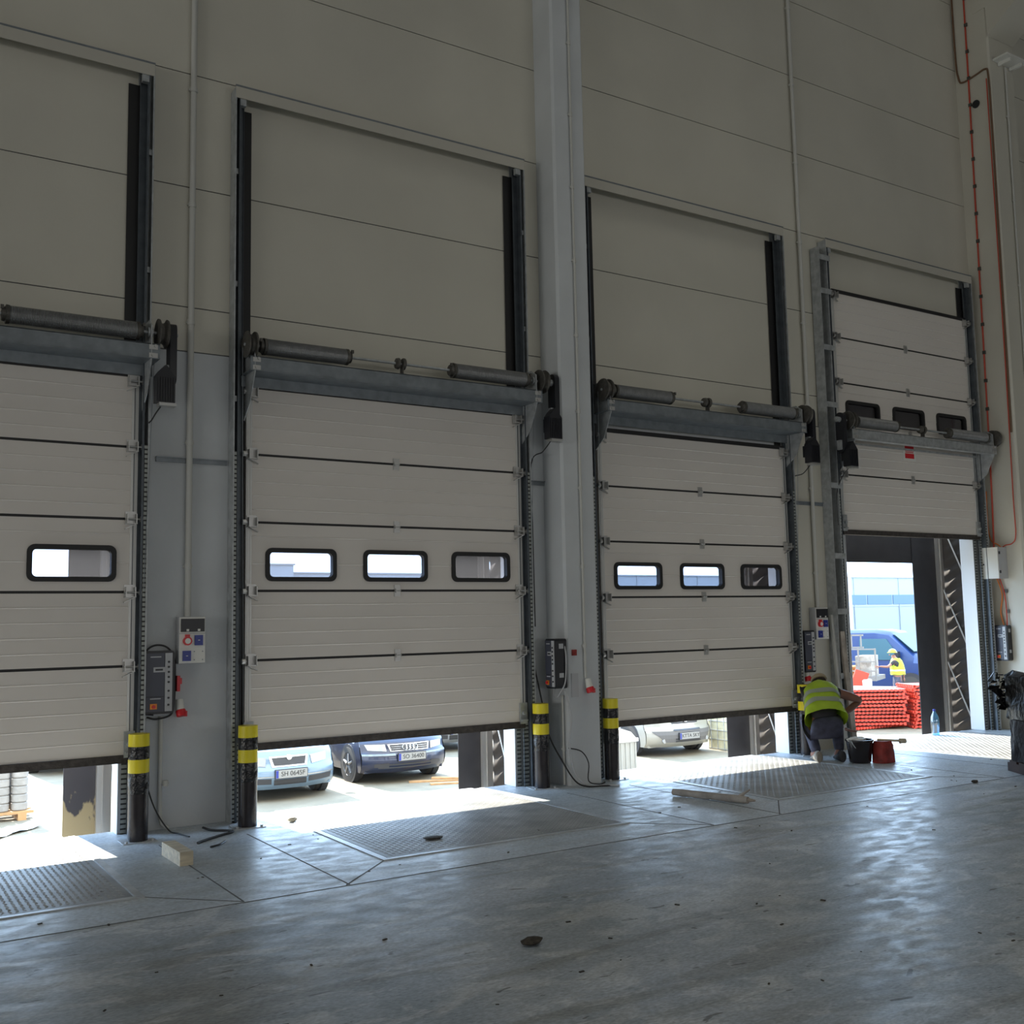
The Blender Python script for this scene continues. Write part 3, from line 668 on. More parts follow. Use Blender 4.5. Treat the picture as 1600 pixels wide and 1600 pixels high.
conduit([(2.285, YW-.03, .93), (2.285, YW-.03, .12), (2.30, YW-.04, .05), (2.35, YW-.07, .01)], .017, 'short pale conduit below the control box on the pier', .5)
conduit([(6.215, -.22, .90), (6.215, -.22, .012)], .013, 'short pale conduit down the left side of the big column', .45)
# CEE plugs
def cee(x, y, z, label, parentlabel=None):
    t = thing('power_plug', (x, y, z), label, 'plug')
    obj('plug_body', MB().cyl((x, y, z+.14), (x+.005, y-.02, z+.05), .03, .036, 14), K['white'], t, smooth=True)
    obj('red_collar', MB().lathe([(.038, 0), (.042, .01), (.042, .05), (.035, .055)], (x+.005, y-.02, z+.055), (.15, -.3, -1), 18).box(x+.03, x+.055, y-.05, y-.02, z, z+.045), K['red'], t, smooth=True)
cee(6.465, -.325, .92, 'white and red power plug hanging on the big column')
cee(2.43, YW-.05, .92, 'white and red power plug hanging by the pier control box')
cee(10.0, YW-.08, .86, 'red plug under the control box beside the worker')
obj('isolator_switch', MB().box(2.40, 2.425, YW-.09, YW-.005, 1.13, 1.26).box(2.425, 2.445, YW-.07, YW-.03, 1.19, 1.24), K['red'], label='small red switch block at the right side of the pier control box', cat='switch')
obj('call_point', MB().box(6.30, 6.35, -.305, -.281, 1.30, 1.36).cyl((6.325, -.305, 1.33), (6.325, -.315, 1.33), .012), K['redcloth'], label='small dark red push button box on the big column', cat='button')
obj('cover_plate', MB().box(6.285, 6.37, -.29, -.281, .88, 1.12).box(6.29, 6.295, -.292, -.29, .885, 1.115), K['ltgrey'], label='flat grey blanking plate low on the big column', cat='cover plate')
# junction box on the right column
jb = thing('junction_box', (13.9, -.1, 2.12), 'cream electrical cabinet with red cables on the right column', 'electrical box')
obj('housing', MB().box(13.80, 13.998, -.245, .01, 2.125, 2.57), K['ltgrey'], jb)
dr = obj('door_panel', MB().box(13.782, 13.80, -.24, .01, 2.125, 2.57), K['white'], jb)
obj('lock', MB().cyl((13.77, -.02, 2.33), (13.782, -.02, 2.33), .01), K['black'], dr)
for z in (2.20, 2.47): obj('hinge', MB().box(13.80, 13.83, -.252, -.245, z, z+.04), K['black'], dr)
# cables on the right column
def cable(name, pts, r, m, label, clips=None, group=None):
    t = thing(name, pts[-1], label, 'cable', group)
    obj('sheath', MB().tube(smoothpath(pts, 5), r, 8), K[m], t, smooth=True)
    if clips:
        for p in clips: obj('cable_clip', MB().box(p[0]-.015, p[0]+.005, p[1]-.035, p[1]+.01, p[2]-.025, p[2]+.025), K['cast'], t)
    return t
cz = [(13.985, -.17+.005*k, 10.9-.42*k) for k in range(17)]
cable('red_cable', [(13.985, -.175, ZC), (13.985, -.16, 9.6), (13.985, -.14, 8.0), (13.985, -.12, 6.2), (13.985, -.10, 4.4), (13.985, -.08, 3.2), (13.985, -.06, 2.58)], .012, 'redcable', 'red cable with black clips down the side of the right column', cz)
cable('brown_cable', [(13.985, .02, ZC), (13.985, .03, 10.2), (13.985, .0, 9.72), (13.985, -.07, 9.62), (13.985, -.28, 9.64), (13.985, -.44, 9.66), (13.985, -.48, 9.55), (13.985, -.485, 8.9), (13.985, -.47, 6.5), (13.985, -.45, 4.2)], .014, 'browncable', 'brown cable bending across the top of the right column')
cable('red_cable', [(13.97, -.455, 9.5), (13.97, -.45, 7.0), (13.97, -.44, 5.0), (13.97, -.42, 3.3), (13.97, -.42, 2.75), (13.97, -.36, 2.62), (13.97, -.26, 2.60), (13.97, -.2, 2.57)], .008, 'redcable', 'thin red cable looping into the cream cabinet from the right')
cable('red_cable', [(13.985, .0, 3.4), (13.985, .01, 2.9), (13.985, -.03, 2.68), (13.985, -.12, 2.62), (13.985, -.18, 2.57)], .008, 'orangecable', 'short orange cable looping into the cream cabinet from the left')
cable('orange_cable', [(13.95, -.10, 2.13), (13.97, -.15, 1.9), (13.97, -.11, 1.65), (13.95, -.16, 1.46)], .009, 'orangecable', 'outer orange cable hanging between cabinet and control box')
cable('orange_cable', [(13.95, -.14, 2.13), (13.97, -.19, 1.9), (13.97, -.20, 1.65), (13.95, -.21, 1.46)], .008, 'redcable', 'inner red cable hanging between cabinet and control box', [(13.985, -.19, 1.95), (13.985, -.2, 1.66)])
obj('wall_hole', MB().cyl((13.985, -.25, 9.2), (13.999, -.25, 9.2), .06, n=20), K['black'], label='round black plug in the side of the right column', cat='plug')
for z, y0_, y1_, lab in ((9.78, -1.15, -.52, 'pale flat tray over the thin conduit of the right column'),):
    ct = thing('cable_tray', (14.4, -.8, z), lab, 'tray')
    obj('tray_panel', MB().box(14.08, 14.62, -.74, -.505, z, z+.03), K['white'], ct)
    obj('tray_bracket', MB().box(14.2, 14.23, -.7, -.51, z-.05, z).box(14.48, 14.51, -.7, -.51, z-.05, z), K['white'], ct)
# loose cables by the piers
cable('black_cable', [(2.13, .02, 1.0), (2.12, -.02, .7), (2.15, -.03, .45), (2.22, -.06, .2), (2.32, -.12, .02), (2.36, -.25, .008), (2.40, -.45, .008)], .006, 'dark', 'thin black cable hanging down the left side of the pier to the floor')
cable('black_cable', [(2.38, -.75, .01), (2.48, -.66, .01), (2.62, -.56, .01), (2.74, -.48, .01), (2.72, -.40, .01), (2.62, -.30, .01), (2.58, -.20, .02)], .01, 'dark', 'black cable end lying on the floor at the foot of the pier')
cable('black_cable', [(2.42, -.95, .008), (2.5, -.92, .012), (2.58, -.80, .008)], .008, 'dark', 'short black cable offcut beside the wood block')
cable('black_cable', [(6.0, -.0, 1.3), (6.03, -.03, 1.1), (6.08, -.06, .8), (6.12, -.1, .5), (6.18, -.24, .25), (6.25, -.36, .06), (6.33, -.45, .01), (6.5, -.52, .008), (6.62, -.60, .01)], .008, 'dark', 'dark cable sagging from the track down past the big column base')
cable('grey_cable', [(6.2, -.28, .95), (6.24, -.33, .7), (6.22, -.32, .4), (6.26, -.36, .12), (6.36, -.44, .012), (6.5, -.50, .012), (6.6, -.62, .012)], .009, 'ltgrey', 'grey cable hanging below the control box of the big column')
cable('black_cable', [(6.22, -.3, .38), (6.35, -.34, .34), (6.42, -.36, .22), (6.40, -.38, .05), (6.5, -.42, .012), (6.62, -.36, .012)], .006, 'dark', 'thin black cable looping in front of the big column foot')

# ------------------------------------------------------------------ small things on the floor
mtx = Matrix.Translation((2.105, -1.2, 0)) @ Matrix.Rotation(.02, 4, 'Z')
obj('wood_block', MB().box(-.047, .047, -.23, .23, .0, .095, mtx), K['wood'], label='short square offcut of pale wood on the floor by the pier', cat='wood block')
p = thing('wooden_pole', (6.8, -1.75, 0), 'weathered wooden pole with a splintered end lying on the floor', 'pole')
A, B = Vector((6.66, -1.36, .035)), Vector((6.87, -2.12, .035))
obj('pole', MB().tube([A+(B-A)*k/8 for k in range(9)], [.028, .034, .033, .034, .033, .034, .035, .034, .03], 12), K['oldwood'], p, smooth=True)
obj('splinter', MB().cyl(B+Vector((-.03, .1, .01)), B+Vector((.03, -.0, .09)), .022, .006, 7).cyl(B+Vector((0, .02, 0)), B+Vector((.03, -.06, .0)), .022, .008, 7), K['oldwood'], p)
def lump(x, y, r, m, name, label, cat, h=.5, n=9, z=0):
    mb = MB(); rings = []
    for j in range(6):
        a = pi*j/5; rings.append([(x+r*math.sin(a)*math.cos(2*pi*k/n)*random.uniform(.7, 1.2)*1.5, y+r*math.sin(a)*math.sin(2*pi*k/n)*random.uniform(.7, 1.2), z+max(0, r*h*(1-math.cos(a)))) for k in range(n)])
    mb.rings(rings); return obj(name, mb, K[m], label=label, cat=cat)
lump(3.07, -4.38, .042, 'debris', 'debris_clump', 'dark crumpled clump on the open floor in front', 'debris')
lump(3.92, -1.72, .06, 'debris', 'debris_clump', 'dark dirt clump on the tread plate before the cars', 'debris', .12, z=.006)
lump(3.30, -.33, .03, 'wood', 'wood_chip', 'small wood chip at the sunlit edge of the tread plate', 'wood chip', .7)
lump(9.4, -2.65, .03, 'debris', 'debris_clump', 'small dark chip on the floor right of the tread plate tip', 'debris')
ch = MB()
for _ in range(110):
    x = random.uniform(1.0, 11.5); y = random.uniform(-7.2, -.8); r = random.uniform(.003, .009); a = random.uniform(0, pi)
    mt = Matrix.Translation((x, y, 0)) @ Matrix.Rotation(a, 4, 'Z'); ch.box(-r*1.6, r*1.6, -r*.7, r*.7, .0, r*.6, mt)
obj('debris', ch, K['debris'], label='tiny dark chips strewn over the concrete floor', cat='debris', kind='stuff')
# leaning boards beside the raised door
for k, (x0, x1, zt, yy, lab) in enumerate(((10.50, 10.57, 1.66, -.03, 'tall thin grey board leaning at the raised door track'), (10.59, 10.67, 1.45, -.09, 'shorter grey board leaning in front at the raised door track'))):
    mb = MB(); mb.add([(x0, yy-.12, 0), (x1, yy-.12, 0), (x1, yy-.09, 0), (x0, yy-.09, 0), (x0, yy, zt), (x1, yy, zt), (x1, yy+.03, zt), (x0, yy+.03, zt)], [(3, 2, 1, 0), (4, 5, 6, 7), (0, 1, 5, 4), (1, 2, 6, 5), (2, 3, 7, 6), (3, 0, 4, 7)])
    obj('leaning_board', mb, K['oldwood'] if k else K['conduit'], label=lab, cat='board')
# bottle
bt = thing('water_bottle', (12.62, .10, 0), 'large blue plastic water bottle standing in the raised doorway', 'bottle')
obj('bottle_body', MB().lathe([(.05, .003), (.055, .02), (.052, .08), (.057, .1), (.057, .2), (.05, .25), (.022, .31), (.016, .33)], (12.62, .10, 0), (0, 0, 1), 20), K['bottle'], bt, smooth=True)
obj('bottle_cap', MB().lathe([(.019, .325), (.019, .35), (.016, .352)], (12.62, .10, 0)), K['blue'], bt, smooth=True)
# bucket with tools
bk = thing('bucket', (9.74, -1.0, 0), 'black builder bucket beside the crouching worker', 'bucket')
bx_, by_ = 9.74, -1.0
obj('bucket_shell', MB().lathe([(.001, .004), (.11, .004), (.118, .02), (.145, .24), (.155, .24), (.155, .26), (.143, .26), (.108, .03), (.001, .03)], (bx_, by_, 0), (0, 0, 1), 26), K['bucket'], bk, smooth=True)
obj('bail_handle', MB().tube([(bx_+.155*math.cos(a), by_-.05*math.sin(a)-.02, .25-.13*math.sin(a)) for a in [pi*k/12 for k in range(13)]], .004), K['galv'], bk)
lump(9.72, -.98, .09, 'paper', 'paper_rag', 'crumpled white rag on top of the black bucket', 'rag', .35, 12, .225)
tb = thing('tool_bag', (9.93, -1.17, 0), 'dark red tool bag right of the black bucket', 'tool bag')
mb = MB(); rings = []
for j, z in enumerate((0.002, .05, .12, .19, .24)):
    s_ = (1, 1.05, .98, .92, .80)[j]; rings.append([(9.94+s_*.12*math.copysign(abs(math.cos(a))**.6, math.cos(a))+random.uniform(-.008, .008), -1.16+s_*.09*math.copysign(abs(math.sin(a))**.6, math.sin(a))+random.uniform(-.008, .008), z) for a in [2*pi*k/16 for k in range(16)]])
obj('bag_body', mb.rings(rings), K['redcloth'], tb, smooth=True)
obj('strap', MB().tube([(10.04, -1.14, .20), (10.06, -1.16, .12), (10.05, -1.18, .01)], .010), K['bucket'], tb)
mt = thing('mallet', (10.0, -1.2, .24), 'wooden handled tool lying across the dark red tool bag', 'tool')
obj('tool_handle', MB().cyl((9.9, -1.12, .25), (10.12, -1.27, .235), .012, .014), K['wood'], mt)
obj('tool_head', MB().cyl((10.10, -1.26, .235), (10.16, -1.30, .235), .03, .025), K['wood'], mt)

# ------------------------------------------------------------------ people
def skin(name, V, E, m, parent, sub=2, label=None):
    """V: {key:(pos, radius)} with the first key as root"""
    keys = list(V); me = bpy.data.meshes.new(name); org = ORG[parent.name]
    me.from_pydata([tuple(Vector(V[k][0])-org) for k in keys], [(keys.index(a), keys.index(b)) for a, b in E], [])
    me.materials.append(m); o = bpy.data.objects.new(name, me); COL.objects.link(o); o.parent = parent; ORG[o.name] = org
    o.modifiers.new('skin', 'SKIN'); sv = me.skin_vertices[0].data
    for i, k in enumerate(keys):
        r = V[k][1]; sv[i].radius = r if isinstance(r, tuple) else (r, r); sv[i].use_root = (i == 0)
    o.modifiers['skin'].use_smooth_shade = True
    s = o.modifiers.new('sub', 'SUBSURF'); s.levels = sub; s.render_levels = sub
    if label: o['label'] = label
    return o
def ell(m, c, rx, ry, rz, ax=None, n=16, k=10, z0=-1, z1=1):
    rs = []
    for j in range(k+1):
        a = -pi/2+(pi*j/k); zz = math.sin(a)
        if zz < z0-1e-6 or zz > z1+1e-6: continue
        rs.append([Vector((rx*math.cos(a)*math.cos(2*pi*i/n), ry*math.cos(a)*math.sin(2*pi*i/n), rz*zz)) for i in range(n)])
    if ax is not None: rs = [[ax @ p for p in r] for r in rs]
    return m.rings([[Vector(c)+p for p in r] for r in rs])
def framed(base, heading):
    f = Vector((math.sin(heading), math.cos(heading), 0)); r = Vector((math.cos(heading), -math.sin(heading), 0)); b = Vector(base)
    return (lambda a, c, h: b+r*a+f*c+Vector((0, 0, h))), f, r
def fingers(name, wrist, d, side, m, parent, palm_n, s=1.0, curl=.5):
    """a palm with four fingers and a thumb as one skinned hand"""
    d = d.normalized(); side = (side-d*side.dot(d)).normalized(); n_ = d.cross(side)
    V = {'w': (wrist, .024*s), 'p': (wrist+d*.045*s, (.034*s, .018*s)), 'k': (wrist+d*.08*s, (.036*s, .015*s))}; E = [('w', 'p'), ('p', 'k')]
    for i, (o_, l) in enumerate(((-.027, .068), (-.009, .078), (.009, .073), (.027, .058))):
        a = wrist+(d*.085+side*o_)*s; b_ = a+(d*l*.45+n_*curl*.012)*s; c = b_+(d*l*.35+n_*curl*.030)*s
        V['a%d' % i] = (a, .0095*s); V['b%d' % i] = (b_, .0085*s); V['c%d' % i] = (c, .007*s)
        E += [('k', 'a%d' % i), ('a%d' % i, 'b%d' % i), ('b%d' % i, 'c%d' % i)]
    t1 = wrist+(d*.035-side*.040)*s; t2 = t1+(d*.035-side*.014+n_*.008)*s; t3 = t2+(d*.025+n_*.006)*s
    V['t1'] = (t1, .012*s); V['t2'] = (t2, .010*s); V['t3'] = (t3, .008*s); E += [('p', 't1'), ('t1', 't2'), ('t2', 't3')]
    return skin(name, V, E, m, parent, 1)
# crouching worker seen from behind
base = (9.52, -.74, 0); G, f, r = framed(base, .60)
w1 = thing('person', base, 'person in yellow safety vest crouching with back turned beside the bucket', 'person')
hip = G(0, .02, .40); sp1 = G(.0, .14, .56); sp2 = G(.01, .26, .71); nk = G(.03, .36, .84); hd = G(.03, .46, .89)
V = {'hip': (hip, (.12, .10)), 'sp1': (sp1, (.12, .09)), 'sp2': (sp2, (.16, .11)), 'nk': (nk, .06), 'hd': (G(.05, .46, .83), .07),
     'sr': (G(.17, .30, .77), .062), 'er': (G(.50, .36, .66), .050), 'wr': (G(.28, .42, .47), .034),
     'sl': (G(-.15, .32, .77), .062), 'el': (G(-.02, .58, .55), .042), 'wl': (G(.30, .40, .33), .030),
     'kr': (G(.20, .42, .47), .05), 'ar': (G(.145, .08, .10), .045), 'fr': (G(.155, .22, .05), .045),
     'kl': (G(-.15, .42, .46), .05), 'al': (G(-.115, .06, .10), .045), 'fl': (G(-.13, .20, .05), .045),
     'hr': (G(.10, .08, .40), .07), 'hl': (G(-.10, .08, .40), .07)}
E = [('hip', 'sp1'), ('sp1', 'sp2'), ('sp2', 'nk'), ('nk', 'hd'), ('sp2', 'sr'), ('sr', 'er'), ('er', 'wr'), ('sp2', 'sl'), ('sl', 'el'), ('el', 'wl'),
     ('hip', 'hr'), ('hr', 'kr'), ('kr', 'ar'), ('ar', 'fr'), ('hip', 'hl'), ('hl', 'kl'), ('kl', 'al'), ('al', 'fl')]
skin('body', V, E, K['skin'], w1)
fingers('hand', G(.27, .42, .47), G(.20, .46, .42)-G(.27, .42, .47), f, K['skin'], w1, None, 1, .8)
fingers('hand', G(.30, .40, .33), G(.42, .38, .28)-G(.30, .40, .33), f, K['skin'], w1, None, 1, .6)
# trousers: pelvis and both legs
T = {'hip': (G(0, .015, .40), (.165, .14)), 'up': (G(0, .09, .50), (.15, .12)), 'hr': (G(.105, .06, .37), .125), 'mr': (G(.17, .25, .43), .105), 'kr': (G(.205, .42, .475), .090), 'cr': (G(.18, .24, .30), .075), 'ar': (G(.145, .08, .09), .060),
     'hl': (G(-.105, .06, .37), .125), 'ml': (G(-.13, .25, .42), .10), 'kl': (G(-.15, .42, .46), .082), 'cl': (G(-.135, .23, .30), .072), 'al': (G(-.115, .06, .09), .060)}
skin('trousers', T, [('hip', 'up'), ('hip', 'hr'), ('hr', 'mr'), ('mr', 'kr'), ('kr', 'cr'), ('cr', 'ar'), ('hip', 'hl'), ('hl', 'ml'), ('ml', 'kl'), ('kl', 'cl'), ('cl', 'al')], K['jeans'], w1)
# shirt: torso under the vest with short sleeves
S_ = {'a': (G(0, .05, .45), (.165, .12)), 'b': (G(0, .14, .57), (.155, .115)), 'c': (G(.01, .26, .71), (.165, .115)), 'd': (G(.025, .33, .80), .08), 'sr': (G(.165, .30, .765), .072), 'er': (G(.29, .33, .735), .066), 'sl': (G(-.15, .32, .765), .072), 'el': (G(-.10, .43, .68), .062)}
skin('shirt', S_, [('a', 'b'), ('b', 'c'), ('c', 'd'), ('c', 'sr'), ('sr', 'er'), ('c', 'sl'), ('sl', 'el')], K['tee'], w1)
# vest: shell around the back built as a flaring tube
def vest_rings(F_, stations, n=28):
    rs = []
    for (a, c, h, rx, ry, tilt) in stations:
        cc = F_(a, c, h); tz = Vector((0, 0, 1)); fwd = (f*math.cos(tilt)-tz*math.sin(tilt))
        rs.append([cc+r*rx*math.copysign(abs(math.cos(t))**.8, math.cos(t))+fwd*ry*math.copysign(abs(math.sin(t))**.85, math.sin(t))+Vector((0, 0, .006*math.sin(5*t+h*20))) for t in [2*pi*k/n for k in range(n)]])
    return rs
ST = [(0, .02, .475, .245, .185, .75), (0, .05, .505, .235, .18, .75), (0, .10, .565, .215, .172, .75), (.0, .16, .635, .205, .165, .8), (.01, .22, .70, .205, .155, .8), (.015, .28, .765, .20, .14, .9), (.02, .33, .815, .155, .11, .9), (.03, .36, .845, .09, .075, .9)]
obj('safety_vest', MB().rings(vest_rings(G, ST), cap=False), K['vest'], w1, smooth=True)
def band(i0, t0, i1, t1, extra=.006):
    def lerp(a, b, t): return tuple(x+(y-x)*t for x, y in zip(a, b))
    a = lerp(ST[i0], ST[i0+1], t0); b = lerp(ST[i1], ST[i1+1], t1)
    a = list(a); b = list(b); a[3] += extra; a[4] += extra; b[3] += extra; b[4] += extra
    return MB().rings(vest_rings(G, [a, b]), cap=False)
obj('reflective_band', band(2, .1, 2, .75), K['reflect'], w1, smooth=True); obj('reflective_band', band(3, .5, 4, .2), K['reflect'], w1, smooth=True)
tl_ = Matrix.Rotation(-.6, 3, r)
cp_ = MB(); ell(cp_, G(.05, .465, .895), .088, .10, .075, tl_, z0=-.15); obj('cap', cp_, K['cap'], w1, smooth=True)
hm = MB(); ell(hm, G(.05, .46, .86), .080, .092, .095, tl_); obj('hair', hm, K['hair'], w1, smooth=True)
for s in (-1, 1):
    e = MB(); ell(e, G(.05+s*.078, .48, .82), .012, .02, .03); obj('ear', e, K['skin'], w1, smooth=True)
for (x, y, mm, lb_) in ((-.12, .02, 'shoe', 'tan-grey boot'), (.15, .04, 'darkshoe', 'dark boot')):
    mb = MB(); rs = []
    for (c, wd, ht, zz) in ((-.09, .028, .10, .0), (-.075, .042, .125, .0), (-.01, .045, .13, 0), (.06, .045, .085, 0), (.13, .050, .06, 0), (.185, .045, .045, 0), (.205, .02, .03, 0)):
        rs.append([G(x+wd*math.cos(a), y+c, max(.002, ht*.5+ht*.5*math.sin(a))) for a in [2*pi*k/14 for k in range(14)]])
    obj('boot', mb.rings(rs), K[mm], w1, smooth=True, label=lb_)
obj('wrist_watch', MB().lathe([(.034, -.02), (.038, 0), (.034, .02)], G(.285, .41, .50), (-.3, .1, -1), 14), K['black'], w1, smooth=True)
# standing worker in the yard
base2 = (28.0, 12.6, GZ); G2, f2, r2 = framed(base2, .57)
w2 = thing('person', base2, 'person in lime helmet and safety vest standing outside by the blue van', 'person')
q = lambda a, c, h: G2(a, c, h)
V = {'hip': (q(.05, 0, .92), (.15, .11)), 'sp1': (q(.05, 0, 1.12), (.14, .10)), 'sp2': (q(.03, 0, 1.32), (.17, .11)), 'nk': (q(-.02, 0, 1.46), .055), 'hd': (q(-.06, 0, 1.58), .085),
     'sr': (q(.20, .05, 1.36), .06), 'er': (q(.27, .05, 1.10), .045), 'wr': (q(.24, -.02, .87), .03), 'sl': (q(-.10, -.14, 1.34), .055), 'el': (q(-.30, -.2, 1.20), .043), 'wl': (q(-.55, -.18, 1.22), .03),
     'kr': (q(.14, 0, .50), .07), 'ar': (q(.15, .05, .09), .045), 'kl': (q(-.05, -.02, .50), .07), 'al': (q(-.08, .03, .09), .045)}
E = [('hip', 'sp1'), ('sp1', 'sp2'), ('sp2', 'nk'), ('nk', 'hd'), ('sp2', 'sr'), ('sr', 'er'), ('er', 'wr'), ('sp2', 'sl'), ('sl', 'el'), ('el', 'wl'), ('hip', 'kr'), ('kr', 'ar'), ('hip', 'kl'), ('kl', 'al')]
skin('body', V, E, K['skin'], w2)
fingers('hand', q(-.55, -.18, 1.22), q(-.7, -.18, 1.22)-q(-.55, -.18, 1.22), Vector((0, 0, 1)), K['skin'], w2, None)
fingers('hand', q(.24, -.02, .87), Vector((0, 0, -1)), f2, K['skin'], w2, None)
T = {'hip': (q(.05, 0, .92), (.17, .13)), 'up': (q(.05, 0, 1.02), (.16, .12)), 'kr': (q(.14, 0, .50), .085), 'ar': (q(.15, .05, .12), .065), 'kl': (q(-.05, -.02, .50), .085), 'al': (q(-.08, .03, .12), .065)}
skin('trousers', T, [('hip', 'up'), ('hip', 'kr'), ('kr', 'ar'), ('hip', 'kl'), ('kl', 'al')], K['jeans'], w2)
S_ = {'a': (q(.05, 0, 1.02), (.165, .12)), 'b': (q(.04, 0, 1.2), (.17, .12)), 'c': (q(.03, 0, 1.33), (.19, .12)), 'sr': (q(.20, .05, 1.36), .07), 'er': (q(.25, .05, 1.2), .06), 'sl': (q(-.10, -.14, 1.34), .065), 'el': (q(-.22, -.17, 1.25), .055)}
skin('shirt', S_, [('a', 'b'), ('b', 'c'), ('c', 'sr'), ('sr', 'er'), ('c', 'sl'), ('sl', 'el')], K['tee'], w2)
f, r = f2, r2
obj('safety_vest', MB().rings(vest_rings(G2, [(.07, 0, .95, .23, .17, 0), (.07, 0, 1.1, .22, .165, 0), (.05, 0, 1.25, .215, .165, 0), (.04, 0, 1.38, .17, .14, 0), (.03, 0, 1.46, .12, .10, 0)]), cap=False), K['vest'], w2, smooth=True)
obj('reflective_band', MB().rings(vest_rings(G2, [(.07, 0, 1.06, .23, .173, 0), (.07, 0, 1.11, .226, .171, 0)]), cap=False), K['reflect'], w2)
hb = MB(); ell(hb, q(-.06, 0, 1.64), .135, .125, .12, z0=-.05); hb.lathe([(.13, 0), (.155, .004), (.155, .016), (.12, .02)], q(-.07, 0, 1.63)); obj('helmet', hb, K['helmet'], w2, smooth=True)
hn = MB(); ell(hn, q(-.16, 0, 1.57), .02, .018, .026); obj('nose', hn, K['skin'], w2, smooth=True)
for s in (-.13, .17):
    obj('boot', MB().box(*(lambda c: (c.x-.06, c.x+.06, c.y-.12, c.y+.12))(q(s, .05, 0)), GZ+.001, GZ+.10), K['darkshoe'], w2)

# ------------------------------------------------------------------ black wrapped load on a pallet at the right
pt = thing('pallet', (10.5, -3.0, 0), 'dark wooden pallet under the black wrapped load', 'pallet')
PM = Matrix.Translation((10.47, -3.02, 0)) @ Matrix.Rotation(-.57, 4, 'Z')
mb = MB()
for u in (-.42, -.05, .32): mb.box(u, u+.1, -.5, .5, 0, .09, PM)
for v in (-.5, -.3, -.1, .1, .3): mb.box(-.42, .42, v, v+.15, .09, .115, PM)
obj('pallet_boards', mb, mat('dark_stained_wood', (.06, .035, .028), .7, 0, .3, 6), pt)
ld = thing('wrapped_load', (10.52, -3.05, .116), 'tall load wrapped in glossy black film at the right edge', 'wrapped load')
def wrap(z0, z1, sx, sy, seed, m, name, nz=26, n=72, jag=.05):
    rnd = random.Random(seed); ph = [rnd.uniform(0, 6.28) for _ in range(10)]; rs = []
    for j in range(nz+1):
        t = j/nz; z = z0+(z1-z0)*t; ring = []
        for k in range(n):
            a = 2*pi*k/n; cx = math.copysign(abs(math.cos(a))**.35, math.cos(a)); cy = math.copysign(abs(math.sin(a))**.35, math.sin(a))
            wv = 1+jag*(math.sin(5*a+3*t+ph[0])*.5+math.sin(11*a-5*t+ph[1])*.45+math.sin(23*a+9*t+ph[2])*.3+math.sin(9*t+ph[3]+6*a)*.3)+rnd.uniform(-.003, .003)
            if t > .93: wv *= 1-(t-.93)*2.2
            p_ = PM @ Vector((sx*cx*wv, sy*cy*wv, 0)); ring.append((p_.x, p_.y, z+.012*math.sin(9*a+ph[4])+(.02*math.sin(3*a) if j == nz else 0)))
        rs.append(ring)
    return obj(name, MB().rings(rs), K[m], ld, smooth=True)
wrap(.125, .60, .43, .5, 3, 'brownwrap', 'lower_wrap', jag=.03)
wrap(.55, 1.02, .455, .52, 5, 'bagplastic', 'upper_wrap', jag=.035)
rnd = random.Random(11)
tl0 = PM @ Vector((-.42, .44, 0))
LX, LY = tl0.x, tl0.y
flap = MB()
for k in range(26):
    t = k/25; z = 1.0-.34*t; c = Vector((LX, LY, z))-Vector((.53, -.85, 0))*(.15*rnd.random()*(1-t*.3)-.02); s1 = rnd.uniform(.03, .075)
    a1 = Vector((rnd.uniform(-1, .3), rnd.uniform(-1, 1), rnd.uniform(-.6, .6))).normalized()*s1; a2 = Vector((rnd.uniform(-1, 1), rnd.uniform(-1, 1), rnd.uniform(-1, 1))).normalized()*s1*.7
    n0 = a1.cross(a2).normalized()*.004
    flap.add([c-a1, c-a2, c+a1, c+a2, c-a1+n0, c-a2+n0*3, c+a1+n0, c+a2+n0*3], [(0, 1, 2, 3), (7, 6, 5, 4), (0, 4, 5, 1), (1, 5, 6, 2), (2, 6, 7, 3), (3, 7, 4, 0)])
obj('loose_film', flap, K['bagplastic'], ld)
sp_ = PM @ Vector((-.40, -.53, 0))
obj('twine', MB().tube(smoothpath([(sp_.x, sp_.y, .66), (sp_.x+.00, sp_.y-.03, .5), (sp_.x+.02, sp_.y-.02, .35), (sp_.x+.05, sp_.y-.03, .2), (sp_.x+.12, sp_.y-.05, .14)]), .007), K['rope'], ld)

